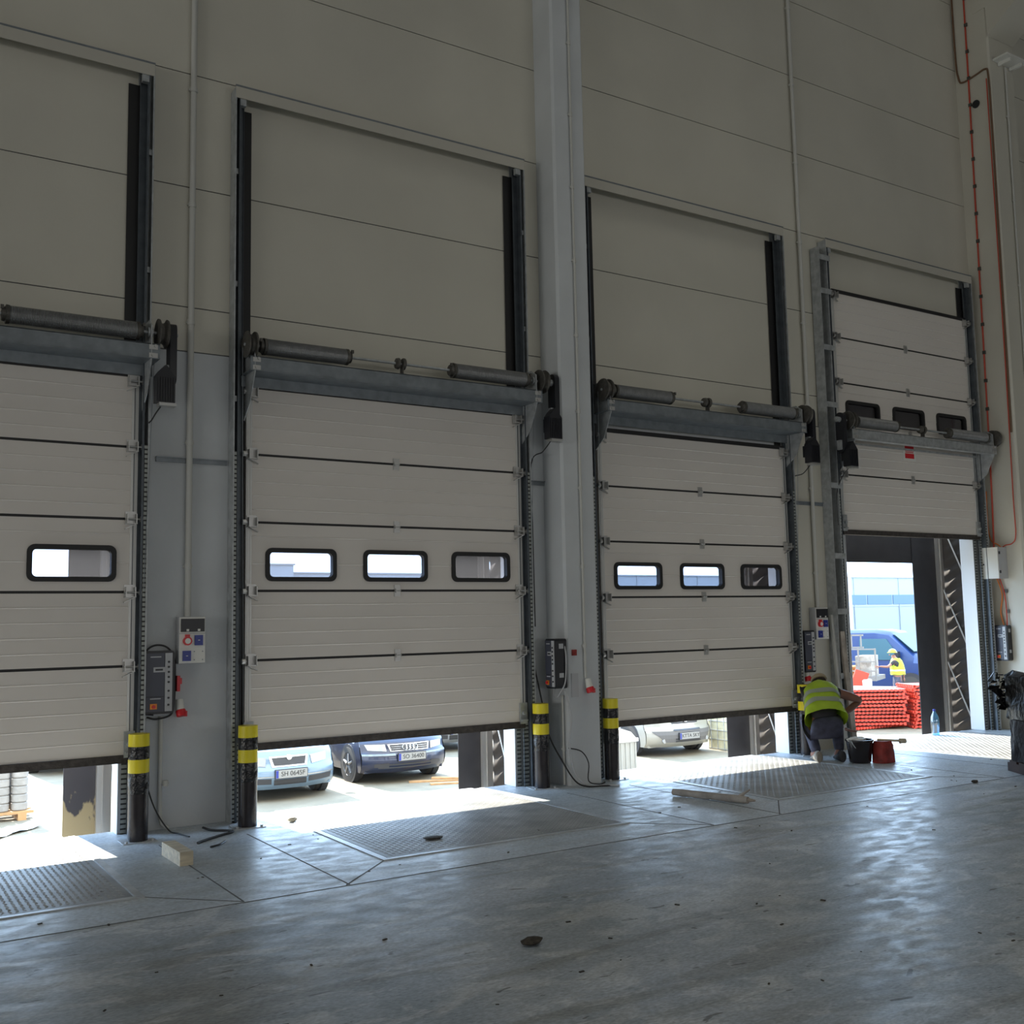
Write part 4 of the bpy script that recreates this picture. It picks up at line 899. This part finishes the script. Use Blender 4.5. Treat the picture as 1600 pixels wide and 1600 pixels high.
# ------------------------------------------------------------------ yard: cars
def make_car(name, x, y, label, paint, style, plate, wid=1.73, hz=0.0):
    """front axle centre at (x, y); the car faces the dock wall (-y)"""
    z0 = GZ; t = thing('car', (x, y, z0), label, 'car', 'cars parked in the yard')
    P_ = mat(name+'_paint', paint, .28, .25, .03, 2, coat=.7)
    hw = wid/2; fo = .86
    bow = lambda u: .30*abs(u/hw)**2.6
    def yz(z):      # nose profile
        pts = [(.20, .10), (.28, .02), (.42, 0), (.52, .02), (.56, .06), (.72, .11), (.80, .20), (.86, .45)]
        if z <= pts[0][0]: return pts[0][1]
        for (a, b), (c, d) in zip(pts, pts[1:]):
            if z <= c: return b+(d-b)*(z-a)/(c-a)
        return pts[-1][1]
    def S(u, z, off=0): return (x+u, y-fo+bow(u)+yz(z-hz)-off, z0+z)
    m = MB(); zs_ = [.20, .24, .28, .36, .42, .48, .52, .56, .62, .68, .72, .76, .80]; us = [-hw+wid*k/24 for k in range(25)]
    grid = [[S(u, z+hz) for u in us] for z in zs_]
    m.rings(grid, cap=False, closed=False)
    # bonnet, sides, boot
    st = []
    secs = [(None, .80, .80), (-.35, .80, .86), (.1, .82, .93), (.55, .86, .97), (.9, .90, .99), (2.0, .92, .98), (3.0, .92, .98), (3.35, .88, .92), (3.5, .60, .62)]
    for (yy, zs1, zt) in secs:
        ring = []
        for u in us:
            e = abs(u/hw); zc = (zt-(zt-zs1)*e**4-(.10*max(0, e-.86)/.14 if yy is not None else 0))+hz
            py = (y-fo+bow(u)+yz(.80)) if yy is None else (y+yy+(bow(u)*.5 if yy < 0 else 0))
            ring.append((x+u*(1 if yy is None or yy < 3.2 else .95), py, z0+zc))
        st.append(ring)
    m.rings(st, cap=False, closed=False)
    for s in (-1, 1):
        side = []
        for (yy, zs1, zt) in secs:
            py = y-fo+bow(hw)+yz(.80) if yy is None else y+yy+(bow(hw)*.5 if yy < 0 else 0)
            top = zs1-(.10 if yy is not None else 0)+hz; zb_ = .20
            col = []
            for k in range(9):
                zz = zb_+(top-zb_)*k/8
                dy = py if yy is not None else y-fo+bow(hw)+yz(zz-hz)
                ys_ = dy; rr = .345
                for ax in (0, 2.58):
                    pass
                col.append((x+s*(hw+.02*math.sin(pi*k/8)), ys_, z0+zz))
            side.append(col)
        m.rings(side, cap=False, closed=False)
    m.box(x-hw+.05, x+hw-.05, y-.55, y+3.4, z0+.19, z0+.25)
    b = obj('body', m, P_, t, smooth=True)
    # cabin
    cb = MB(); rs = []
    for yy, wz, z_ in ((.55, .93, .93), (1.35, .80, 1.40), (2.2, .78, 1.43), (2.9, .76, 1.36), (3.35, .85, .93)):
        rs.append([(x+u*hw*wz, y+yy, z0+z_+hz-(.03 if abs(u) > .9 else 0)) for u in (-1, -.8, -.3, .3, .8, 1)])
    base_ = [[(p_[0], p_[1], z0+.90+hz) for p_ in r_] for r_ in rs]
    cb.rings(rs, cap=False, closed=False)
    for s in (0, -1):
        cb.rings([[rs[k][s] for k in range(5)], [(x+(-1 if s == 0 else 1)*hw*.94, y+yy, z0+.92+hz) for yy in (.55, 1.35, 2.2, 2.9, 3.35)]], cap=False, closed=False)
    g_ = obj('windows', cb, K['carglass'], t, smooth=True)
    rf = MB().rings([[(x+u*hw*.78, y+yy, z0+z_+hz+.012) for u in (-1, -.5, 0, .5, 1)] for yy, z_ in ((1.38, 1.40), (2.2, 1.435), (2.9, 1.37))], cap=False, closed=False)
    obj('roof_panel', rf, P_, g_, smooth=True)
    # patches that follow the nose
    def patch(poly4, off, nn=24, th=.01):
        (ua, za), (ub, zb1), (uc, zc), (ud, zd) = poly4     # bottom-left, bottom-right, top-right, top-left
        mm = MB(); lo = []; hi = []
        for k in range(nn+1):
            s = k/nn; u1 = ua+(ub-ua)*s; z1 = za+(zb1-za)*s; u2 = ud+(uc-ud)*s; z2 = zd+(zc-zd)*s
            lo.append([S(u1+(u2-u1)*q_, z1+(z2-z1)*q_+hz, off) for q_ in (0, .33, .66, 1)])
        mm.rings(lo, cap=False, closed=False); return mm
    def put(nm, polys, off, mt_, par=t, lab=None):
        mm = MB()
        for p4 in polys: q_ = patch(p4, off); mm.add(q_.v, q_.f)
        return obj(nm, mm, mt_, par, label=lab)
    if style == 'a':
        put('grille', [[(-.26, .575), (.26, .575), (.30, .70), (-.30, .70)]], .008, K['darkgrille'])
        put('grille_frame', [[(-.30, .555), (.30, .555), (.27, .58), (-.27, .58)], [(-.33, .70), (.33, .70), (.33, .725), (-.33, .725)], [(-.30, .555), (-.26, .575), (-.30, .71), (-.34, .71)], [(.26, .575), (.30, .555), (.34, .71), (.30, .71)]], .014, K['chrome'])
        obj('badge', MB().cyl(S(0, .70, .0), S(0, .70, .03), .045), K['chrome'], t)
        for s in (-1, 1):
            q4 = [(.40*s, .57), (.70*s, .60), (.72*s, .73), (.38*s, .71)]
            put('headlight', [q4], .010, K['lens'])
        put('bumper_strip', [[(-.84, .40), (.84, .40), (.84, .415), (-.84, .415)]], .01, K['chrome'])
        put('lower_intake', [[(-.78, .30), (-.32, .29), (-.32, .38), (-.80, .39)], [(.32, .29), (.78, .30), (.80, .39), (.32, .38)], [(-.28, .27), (.28, .27), (.28, .36), (-.28, .36)]], .008, K['darkgrille'])
        pz, pu = .45, 0
    elif style == 'b':
        put('grille', [[(-.36, .585), (.36, .585), (.40, .685), (-.40, .685)]], .008, K['darkgrille'])
        gf = put('grille_frame', [[(-.37, .57), (.37, .57), (.36, .585), (-.36, .585)], [(-.41, .685), (.41, .685), (.41, .70), (-.41, .70)], [(-.38, .57), (-.355, .57), (-.385, .70), (-.42, .70)], [(.355, .57), (.38, .57), (.42, .70), (.385, .70)], [(-.36, .615), (.36, .615), (.36, .62), (-.36, .62)], [(-.36, .65), (.36, .65), (.36, .655), (-.36, .655)]], .014, K['chrome'])
        bd = MB()
        for k in range(4):
            cx_ = -.105+.07*k; bd.tube([S(cx_+.046*math.cos(a), .635+.046*math.sin(a)+0, .03) for a in [2*pi*j/20 for j in range(21)]], .007, 6)
        obj('badge_rings', bd, K['chrome'], t)
        for s in (-1, 1): put('headlight', [[(.44*s, .575), (.74*s, .60), (.78*s, .70), (.46*s, .70)]], .010, K['lens'])
        put('bumper_strip', [[(-.84, .50), (-.30, .50), (-.30, .535), (-.84, .535)], [(.30, .50), (.84, .50), (.84, .535), (.30, .535)]], .012, K['galv_dark'])
        put('lower_intake', [[(-.62, .33), (.62, .33), (.62, .36), (-.62, .36)], [(-.60, .28), (.60, .28), (.60, .305), (-.60, .305)], [(-.66, .30), (-.42, .30), (-.42, .38), (-.66, .36)], [(.42, .30), (.66, .30), (.66, .36), (.42, .38)]], .008, K['darkgrille'])
        pz, pu = .475, 0
    else:
        put('grille', [[(-.34, .66), (.34, .66), (.42, .78), (-.42, .78)]], .008, K['darkgrille'])
        put('grille_frame', [[(-.36, .645), (.36, .645), (.35, .66), (-.35, .66)], [(-.34, .70), (.34, .70), (.36, .71), (-.36, .71)]], .014, K['chrome'])
        put('badge_wings', [[(-.14, .765), (-.02, .69), (.02, .70), (-.10, .785)], [(.14, .765), (.02, .69), (-.02, .70), (.10, .785)]], .03, K['chrome'])
        for s in (-1, 1): put('headlight', [[(.50*s, .70), (.80*s, .72), (.80*s, .82), (.48*s, .80)]], .010, K['lens'])
        put('bumper_panel', [[(-.55, .30), (.55, .30), (.80, .53), (-.80, .53)]], .022, mat('grey_bumper', (.11, .105, .105), .6))
        put('lower_intake', [[(-.34, .30), (.34, .30), (.34, .33), (-.34, .33)], [(-.34, .35), (.34, .35), (.34, .375), (-.34, .375)], [(-.36, .53), (.36, .53), (.36, .56), (-.36, .56)]], .03, K['darkgrille'])
        for s in (-1, 1): obj('fog_light', MB().cyl(S(.58*s, .33, 0), S(.58*s, .33, .03), .045), K['lens'], t)
        pz, pu = .42, 0
    yp = S(pu, pz+hz, .045)[1]
    pl = obj('number_plate', MB().box(x+pu-.27, x+pu+.27, yp, yp+.03, z0+pz+hz-.065, z0+pz+hz+.065), K['plate'], t)
    obj('plate_frame', MB().box(x+pu-.28, x+pu+.28, yp+.004, yp+.035, z0+pz+hz-.075, z0+pz+hz+.075), K['black'], pl)
    obj('plate_band', MB().box(x+pu-.268, x+pu-.225, yp-.002, yp, z0+pz+hz-.06, z0+pz+hz+.06), K['blue'], pl)
    text('plate_letters', plate, .105, K['black'], pl, (x+pu+.025, yp-.002, z0+pz+hz), (pi/2, 0, 0))
    for (yy) in (0, 2.58):
        for s in (-1, 1):
            wx = x+s*(hw-.09)
            a_ = obj('wheel_arch', MB().cyl((wx, y+yy, z0+.32), (x+s*(hw+.022), y+yy, z0+.32), .355, n=32), K['darkgrille'], t)
            wh = obj('wheel', MB().lathe([(.20, -.10), (.30, -.10), (.318, -.07), (.318, .07), (.30, .095), (.21, .10), (.20, .06)], (x+s*(hw-.07), y+yy, z0+.318), (s, 0, 0), 32), K['tyre'], t, smooth=True)
            rm = MB().lathe([(.21, .06), (.205, .095), (.19, .07), (.05, .05), (.04, .085), (.001, .085)], (x+s*(hw-.07), y+yy, z0+.318), (s, 0, 0), 32)
            for k in range(5):
                aa = 2*pi*k/5+.3; c_ = Vector((x+s*(hw+.018), y+yy, z0+.318)); d_ = Vector((0, math.cos(aa), math.sin(aa)))
                rm.tube([c_+d_*.04, c_+d_*.19], [.03, .022], 6)
            obj('rim', rm, K['rim'], wh, smooth=True)
            hl_ = MB()
            for k in range(5):
                aa = 2*pi*(k+.5)/5+.3; c_ = Vector((x+s*(hw+.026), y+yy+.13*math.cos(aa), z0+.318+.13*math.sin(aa))); hl_.cyl(c_-Vector((s*.03, 0, 0)), c_, .034, n=10)
            obj('rim_slots', hl_, K['darkgrille'], wh)
    for s in (-1, 1):
        e = MB(); ell(e, (x+s*(hw+.10), y+.75, z0+.98+hz), .09, .06, .065); obj('mirror', e, P_, t, smooth=True)
    return t
make_car('light_blue_car', 6.33, 8.62, 'light blue car with its front towards the dock, behind the pier bollard', (.14, .21, .29), 'a', 'SH 0645F')
make_car('dark_blue_car', 8.79, 9.10, 'dark blue car with four chrome rings on the grille', (.006, .013, .045), 'b', 'SO 36400', 1.68)
make_car('cream_car', 15.0, 8.62, 'pale cream car with a grey bumper seen under the third door', (.30, .29, .26), 'c', 'KTTA 5KY', 1.76, 0.0)
make_car('silver_car', 11.75, 12.5, 'silver car parked farther back, partly hidden by the black dock curtain', (.24, .25, .27), 'a', 'SK 4182A')

# ------------------------------------------------------------------ yard: goods
# pallet with stacked round concrete blocks, left
PMY = Matrix.Translation((1.35, 9.3, GZ)) @ Matrix.Rotation(.03, 4, 'Z')
t = thing('pallet', (1.35, 9.3, GZ), 'pale wooden pallet under the stacked concrete blocks', 'pallet')
mb = MB()
for u in (-1.2, -.1, 1.0): mb.box(u, u+.12, -.6, .6, 0, .10, PMY)
for v in (-.6, -.35, -.08, .2, .47): mb.box(-1.22, 1.22, v, v+.13, .10, .14, PMY)
obj('pallet_boards', mb, K['orangewood'], t)
bm0 = MB().lathe([(.10, .0), (.118, .015), (.118, .105), (.10, .12)], (0, 0, 0), (0, 0, 1), 16); BME = mesh('concrete_block', bm0, K['stone'], True)
for row in range(6):
    for c in range(9):
        for dd in range(2):
            if row == 5 and c == 8 and dd: continue
            p_ = PMY @ Vector((-1.06+.262*c, -.46+.26*dd, .142+.122*row))
            o = bpy.data.objects.new('concrete_block', BME); COL.objects.link(o); o.location = p_; o.rotation_euler = (0, 0, random.uniform(0, 3))
            tag(o, 'round pale concrete block in the stack outside the leftmost door', 'concrete block', 'stacked concrete blocks')
sh = MB(); vs = []
for k in range(13):
    for j in range(5): vs.append((1.35+.10*k, 6.75+.11*k*.9+.13*j+.03*math.sin(k), GZ+.012+.03*abs(math.sin(k*.9+j))))
sh.add(vs, [(k*5+j, k*5+j+1, k*5+j+6, k*5+j+5) for k in range(12) for j in range(4)]); sh.add([(a, b, c-.006) for a, b, c in vs], [(k*5+j+5, k*5+j+6, k*5+j+1, k*5+j) for k in range(12) for j in range(4)])
obj('plastic_sheet', sh, K['paper'], label='crumpled white sheet on the sunlit yard by the leftmost door', cat='sheet')
# grey van behind the blocks
v = thing('van', (4.2, 15.5, GZ), 'pale grey vehicle standing far behind the concrete blocks', 'vehicle')
mb = MB(); rs = []
for yy, hw_, zb_, zt_ in ((13.6, .72, .35, .95), (13.8, .88, .25, 1.15), (14.6, .92, .25, 1.35), (15.4, .92, .25, 2.1), (18.0, .92, .25, 2.15), (18.2, .88, .35, 2.05)):
    rs.append([(4.2+sx*hw_, yy, GZ+zz) for sx, zz in ((-1, zb_), (-1, zt_-.2), (-.85, zt_), (.85, zt_), (1, zt_-.2), (1, zb_))])
obj('body', mb.rings(rs), mat('pale_grey_paint', (.55, .55, .56), .35), v, smooth=True)
for sx in (-.82, .82):
    for yy in (14.5, 17.2): obj('wheel', MB().lathe([(.18, -.1), (.33, -.1), (.33, .1), (.18, .1)], (4.2+sx, yy, GZ+.33), (1, 0, 0)), K['tyre'], v, smooth=True)
# boards in front of the blue car
lab = ['long warm board lying on the yard below the dark blue car', 'second warm board crossed over the long one', 'short board at the right end of the board pile', 'thin board nearest the dock on the board pile']
for k, (x, y, a, l, z) in enumerate(((9.25, 8.05, -.42, 1.1, 0), (9.55, 7.95, -.62, .9, .035), (9.85, 7.65, -.2, .5, .0), (9.3, 7.65, -.35, .8, 0))):
    mt_ = Matrix.Translation((x, y, GZ+z)) @ Matrix.Rotation(a, 4, 'Z'); obj('board', MB().box(-l/2, l/2, -.06, .06, .001, .03, mt_), K['orangewood'], label=lab[k], cat='board', group='boards on the yard')
# grey tub with a white bundle on top
tu = thing('storage_tub', (12.15, 6.6, GZ), 'pale grey ribbed tub behind the bollard right of the big column', 'tub')
mb = MB().box(11.68, 12.42, 6.3, 6.95, GZ, GZ+.62)
obj('tub_body', mb, K['tub'], tu)
rb = MB()
for k in range(7): rb.box(11.72+.11*k, 11.75+.11*k, 6.285, 6.3, GZ+.02, GZ+.60)
for k in range(5): rb.box(12.42, 12.435, 6.34+.12*k, 6.37+.12*k, GZ+.02, GZ+.60)
obj('tub_ribs', rb, K['tub'], tu)
obj('tub_rim', MB().box(11.65, 12.45, 6.27, 6.98, GZ+.62, GZ+.68).prism([(11.68, .68), (12.42, .68), (12.30, .80), (12.1, .86), (11.8, .84)], lambda x, z: (x, 6.30, GZ+z), lambda x, z: (x, 6.95, GZ+z)), K['paper'], tu)
# caged yellowish stone stack
cg = thing('caged_stone_stack', (16.4, 7.9, GZ), 'pale yellow stone stack in wire mesh right of the cream car', 'stone stack')
obj('stone_core', MB().box(16.15, 17.5, 7.3, 8.4, GZ, GZ+1.2), mat('pale_yellow_stone', (.55, .50, .33), .8, 0, .15, 6, .4, 12), cg)
wr_ = MB()
for k in range(7): z = GZ+.02+.195*k; wr_.box(16.14, 17.51, 7.285, 7.3, z, z+.012).box(16.135, 16.15, 7.29, 8.41, z, z+.012)
for k in range(8): wr_.box(16.15+.19*k, 16.162+.19*k, 7.285, 7.3, GZ, GZ+1.2)
for k in range(6): wr_.box(16.135, 16.15, 7.3+.2*k, 7.312+.2*k, GZ, GZ+1.2)
obj('wire_mesh', wr_, K['galv'], cg)
# red barrier stacks
def barrier_mesh():
    m = MB(); m.box(-1.0, 1.0, -.5, .5, .03, .07); m.box(-1.0, -.94, -.5, .5, 0, .085).box(.94, 1.0, -.5, .5, 0, .085)
    for k in range(20): m.box(-.98+.1*k, -.93+.1*k, -.53, -.5, .02, .08)
    for k in range(10): m.box(-1.03, -1.0, -.48+.1*k, -.43+.1*k, .02, .08)
    m.box(-.99, .99, -.515, -.50, .03, .05)
    return mesh('plastic_barrier', m, K['barrier'])
BR = barrier_mesh()
bls = ['red plastic barrier in the left stack seen through the raised door', 'red plastic barrier in the right stack seen through the raised door']
for s_, (cx, cy, rz, n) in enumerate(((21.9, 9.0, -.62, 11), (23.75, 7.85, -.50, 12))):
    for k in range(n):
        o = bpy.data.objects.new('plastic_barrier', BR); COL.objects.link(o)
        o.location = (cx+random.uniform(-.08, .08), cy+random.uniform(-.06, .06), GZ+.001+.09*k); o.rotation_euler = (0, 0, rz+random.uniform(-.05, .05)+(.5 if s_ == 0 and k == 0 else 0))
        tag(o, bls[s_], 'barrier', 'barriers of the %s stack' % ('left' if s_ == 0 else 'right'))
tb_ = thing('leaning_barrier', (26.9, 13.5, GZ), 'single red barrier leaning upright behind the stacks', 'barrier')
LM = Matrix.Translation((26.7, 13.3, GZ)) @ Matrix.Rotation(-.57, 4, 'Z') @ Matrix.Rotation(.35, 4, 'Y')
obj('barrier_panel', MB().box(-.22, .22, -.03, .03, .1, 1.15, LM).box(-.3, .3, -.15, .15, .0, .1, LM), K['barrier'], tb_)
# white sacks beside the leaning barrier
for k, (x, y, z, lab_) in enumerate(((27.15, 13.1, 0, 'lower white roll behind the red stacks'), (27.2, 13.15, .42, 'upper white roll behind the red stacks'))):
    mb = MB(); mb.lathe([(.05, 0), (.21, .02), (.22, .36), (.2, .40), (.05, .41)], (x, y, GZ+z+.001), (0, 0, 1), 16); obj('white_roll', mb, K['paper'], label=lab_, cat='roll')
# white flat sheet stack on trestle in front of the standing worker
wt = thing('work_table', (25.6, 11.3, GZ), 'low white table between the red barriers and the standing worker', 'table')
WM = Matrix.Translation((25.9, 11.2, GZ)) @ Matrix.Rotation(-1.08, 4, 'Z')
obj('table_top', MB().box(-1.1, 1.1, -.4, .4, .62, .72, WM), K['tub'], wt)
for a in (-.95, .85):
    for b in (-.35, .27): obj('leg', MB().box(a, a+.08, b, b+.08, 0, .62, WM), K['galv'], wt)
# blue van
VM = Matrix.Translation((31.6, 16.0, GZ)) @ Matrix.Rotation(-1.30, 4, 'Z')
vn = thing('van', (31.9, 15.9, GZ), 'dark blue van seen from the side through the raised door', 'van')
secs = [(-3.4, .45, 2.15), (-3.3, .3, 2.28), (0.2, .3, 2.30), (.7, .3, 2.22), (1.55, .3, 1.45), (2.2, .32, 1.22), (2.4, .4, .95), (2.45, .5, .75)]
mb = MB(); rs = []
for (xx, zb_, zt_) in secs:
    rs.append([VM @ Vector((xx, yy, zz)) for yy, zz in ((-.92, zb_), (-.96, zb_+.3), (-.96, max(zb_+.35, min(zt_-.1, 1.15))), (-.86, max(zb_+.36, zt_-.12)), (-.7, zt_), (.7, zt_), (.86, max(zb_+.36, zt_-.12)), (.96, max(zb_+.35, min(zt_-.1, 1.15))), (.96, zb_+.3), (.92, zb_))])
obj('body', mb.rings(rs), K['vanblue'], vn, smooth=True)
blueglass = mat('pale_blue_glass', (.05, .11, .14), .35, spec=.2)
obj('windshield', MB().add([VM @ Vector(p_) for p_ in ((.80, -.74, 2.14), (.80, .74, 2.14), (1.52, .82, 1.52), (1.52, -.82, 1.52))], [(0, 1, 2, 3)]).add([VM @ Vector(p_) for p_ in ((.82, -.74, 2.17), (.82, .74, 2.17), (1.55, .82, 1.55), (1.55, -.82, 1.55))], [(3, 2, 1, 0)]), blueglass, vn)
obj('side_window', MB().prism([(-.35, 1.25), (1.15, 1.25), (.62, 1.98), (-.35, 1.98)], lambda x, z: VM @ Vector((x, -.985+.09*(z-1.25), z)), lambda x, z: VM @ Vector((x, -.94+.09*(z-1.25), z))), blueglass, vn)
for xx in (-2.3, 1.45):
    w_ = obj('wheel', MB().lathe([(.2, -.12), (.34, -.12), (.35, -.08), (.35, .1), (.2, .1)], VM @ Vector((xx, -.86, .35)), VM.to_3x3() @ Vector((0, 1, 0)), 24), K['tyre'], vn, smooth=True)
    obj('rim', MB().lathe([(.21, -.10), (.19, -.06), (.05, -.05), (.001, -.08)], VM @ Vector((xx, -.86, .35)), VM.to_3x3() @ Vector((0, 1, 0)), 20), K['rim'], w_, smooth=True)
obj('wheel_arch', MB().cyl(VM @ Vector((1.45, -.97, .38)), VM @ Vector((1.45, -.90, .38)), .44, n=24), K['darkgrille'], vn)
obj('mirror', MB().box(1.0, 1.12, -1.18, -.98, 1.25, 1.55, VM), K['black'], vn)
obj('headlight', MB().box(2.15, 2.4, -.93, -.6, .85, 1.08, VM), K['lens'], vn)
# flatbed trailer in front of the van
TM = Matrix.Translation((28.3, 15.1, GZ)) @ Matrix.Rotation(-1.08, 4, 'Z')
tr = thing('flatbed_trailer', (29.0, 14.9, GZ), 'loaded flatbed trailer with rail sides left of the blue van', 'trailer')
obj('bed', MB().box(-1.9, 1.35, -.8, .8, .70, .84, TM), K['yardsteel'], tr)
mb = MB()
for k in range(7): mb.box(-1.85+.53*k, -1.80+.53*k, -.82, -.78, .80, 1.75, TM)
for z in (1.0, 1.3, 1.7): mb.box(-1.9, 1.38, -.83, -.79, z, z+.04, TM)
obj('side_rails', mb, K['yardsteel'], tr)
lo = [(K['tub'], -1.5, -1.0, .55), (K['orange'], -.9, -.45, .35), (K['oldwood'], -.4, 0, .7), (K['orange'], .05, .6, .3), (K['oldwood'], .7, 1.2, .65)]
for mm_, a, b, h in lo: obj('load_box', MB().box(a, b, -.7, .5, .845, .845+h, TM), mm_, tr)
for xx in (-.8, .5):
    obj('wheel', MB().lathe([(.15, -.1), (.32, -.1), (.32, .1), (.15, .1)], TM @ Vector((xx, -.72, .32)), TM.to_3x3() @ Vector((0, 1, 0)), 20), K['tyre'], tr, smooth=True)
ldr = thing('ladder', (28.8, 14.6, GZ), 'silver ladder standing on edge on the trailer load', 'ladder')
mb = MB().box(-1.3, 1.0, -.76, -.72, 1.75, 1.80, TM).box(-1.3, 1.0, -.76, -.72, 2.15, 2.20, TM)
for k in range(8): mb.box(-1.2+.3*k, -1.16+.3*k, -.76, -.72, 1.78, 2.18, TM)
obj('ladder_frame', mb, K['yardsteel'], ldr)
obj('crate', MB().box(-1.75, -1.1, -.4, .4, 1.42, 2.75, TM), K['oldwood'], label='tall brown crate on the left end of the trailer', cat='crate')
# building opposite
bd = thing('warehouse_building', (60, 62, GZ), 'pale blue-white warehouse with a blue window band across the yard', 'building')
obj('wall', MB().box(26.5, 130, 62, 80, 2.4, 5.33), K['bldg'], bd)
obj('wall_base', MB().box(26.5, 130, 62.05, 80, GZ, 2.4), K['bldg2'], bd)
obj('stair_block', MB().box(20, 26.5, 61, 80, GZ, 5.85), K['bldg'], bd)
obj('roof_parapet', MB().box(26.4, 130.1, 61.9, 80, 5.33, 5.42).box(19.9, 26.6, 60.9, 80, 5.85, 5.95), K['bldg2'], bd)
for k in range(26):
    x = 28+4*k
    if x < 128: obj('window', MB().box(x, x+3.8, 61.93, 61.99, 2.62, 3.58), K['bwin'], bd)
for k in range(14): obj('cladding_joint', MB().box(30+7*k, 30.08+7*k, 61.95, 62.01, GZ, 5.33), K['bldg2'], bd)
# lamp post and low fence
lp = thing('street_lamp', (47, 30, GZ), 'slim pale lamp post in front of the far warehouse', 'street lamp')
obj('pole', MB().cyl((47, 30, GZ), (47, 30, 8.5), .09, .05), K['conduit'], lp); obj('lamp_head', MB().box(46.3, 47.1, 29.85, 30.15, 8.45, 8.6), K['conduit'], lp)
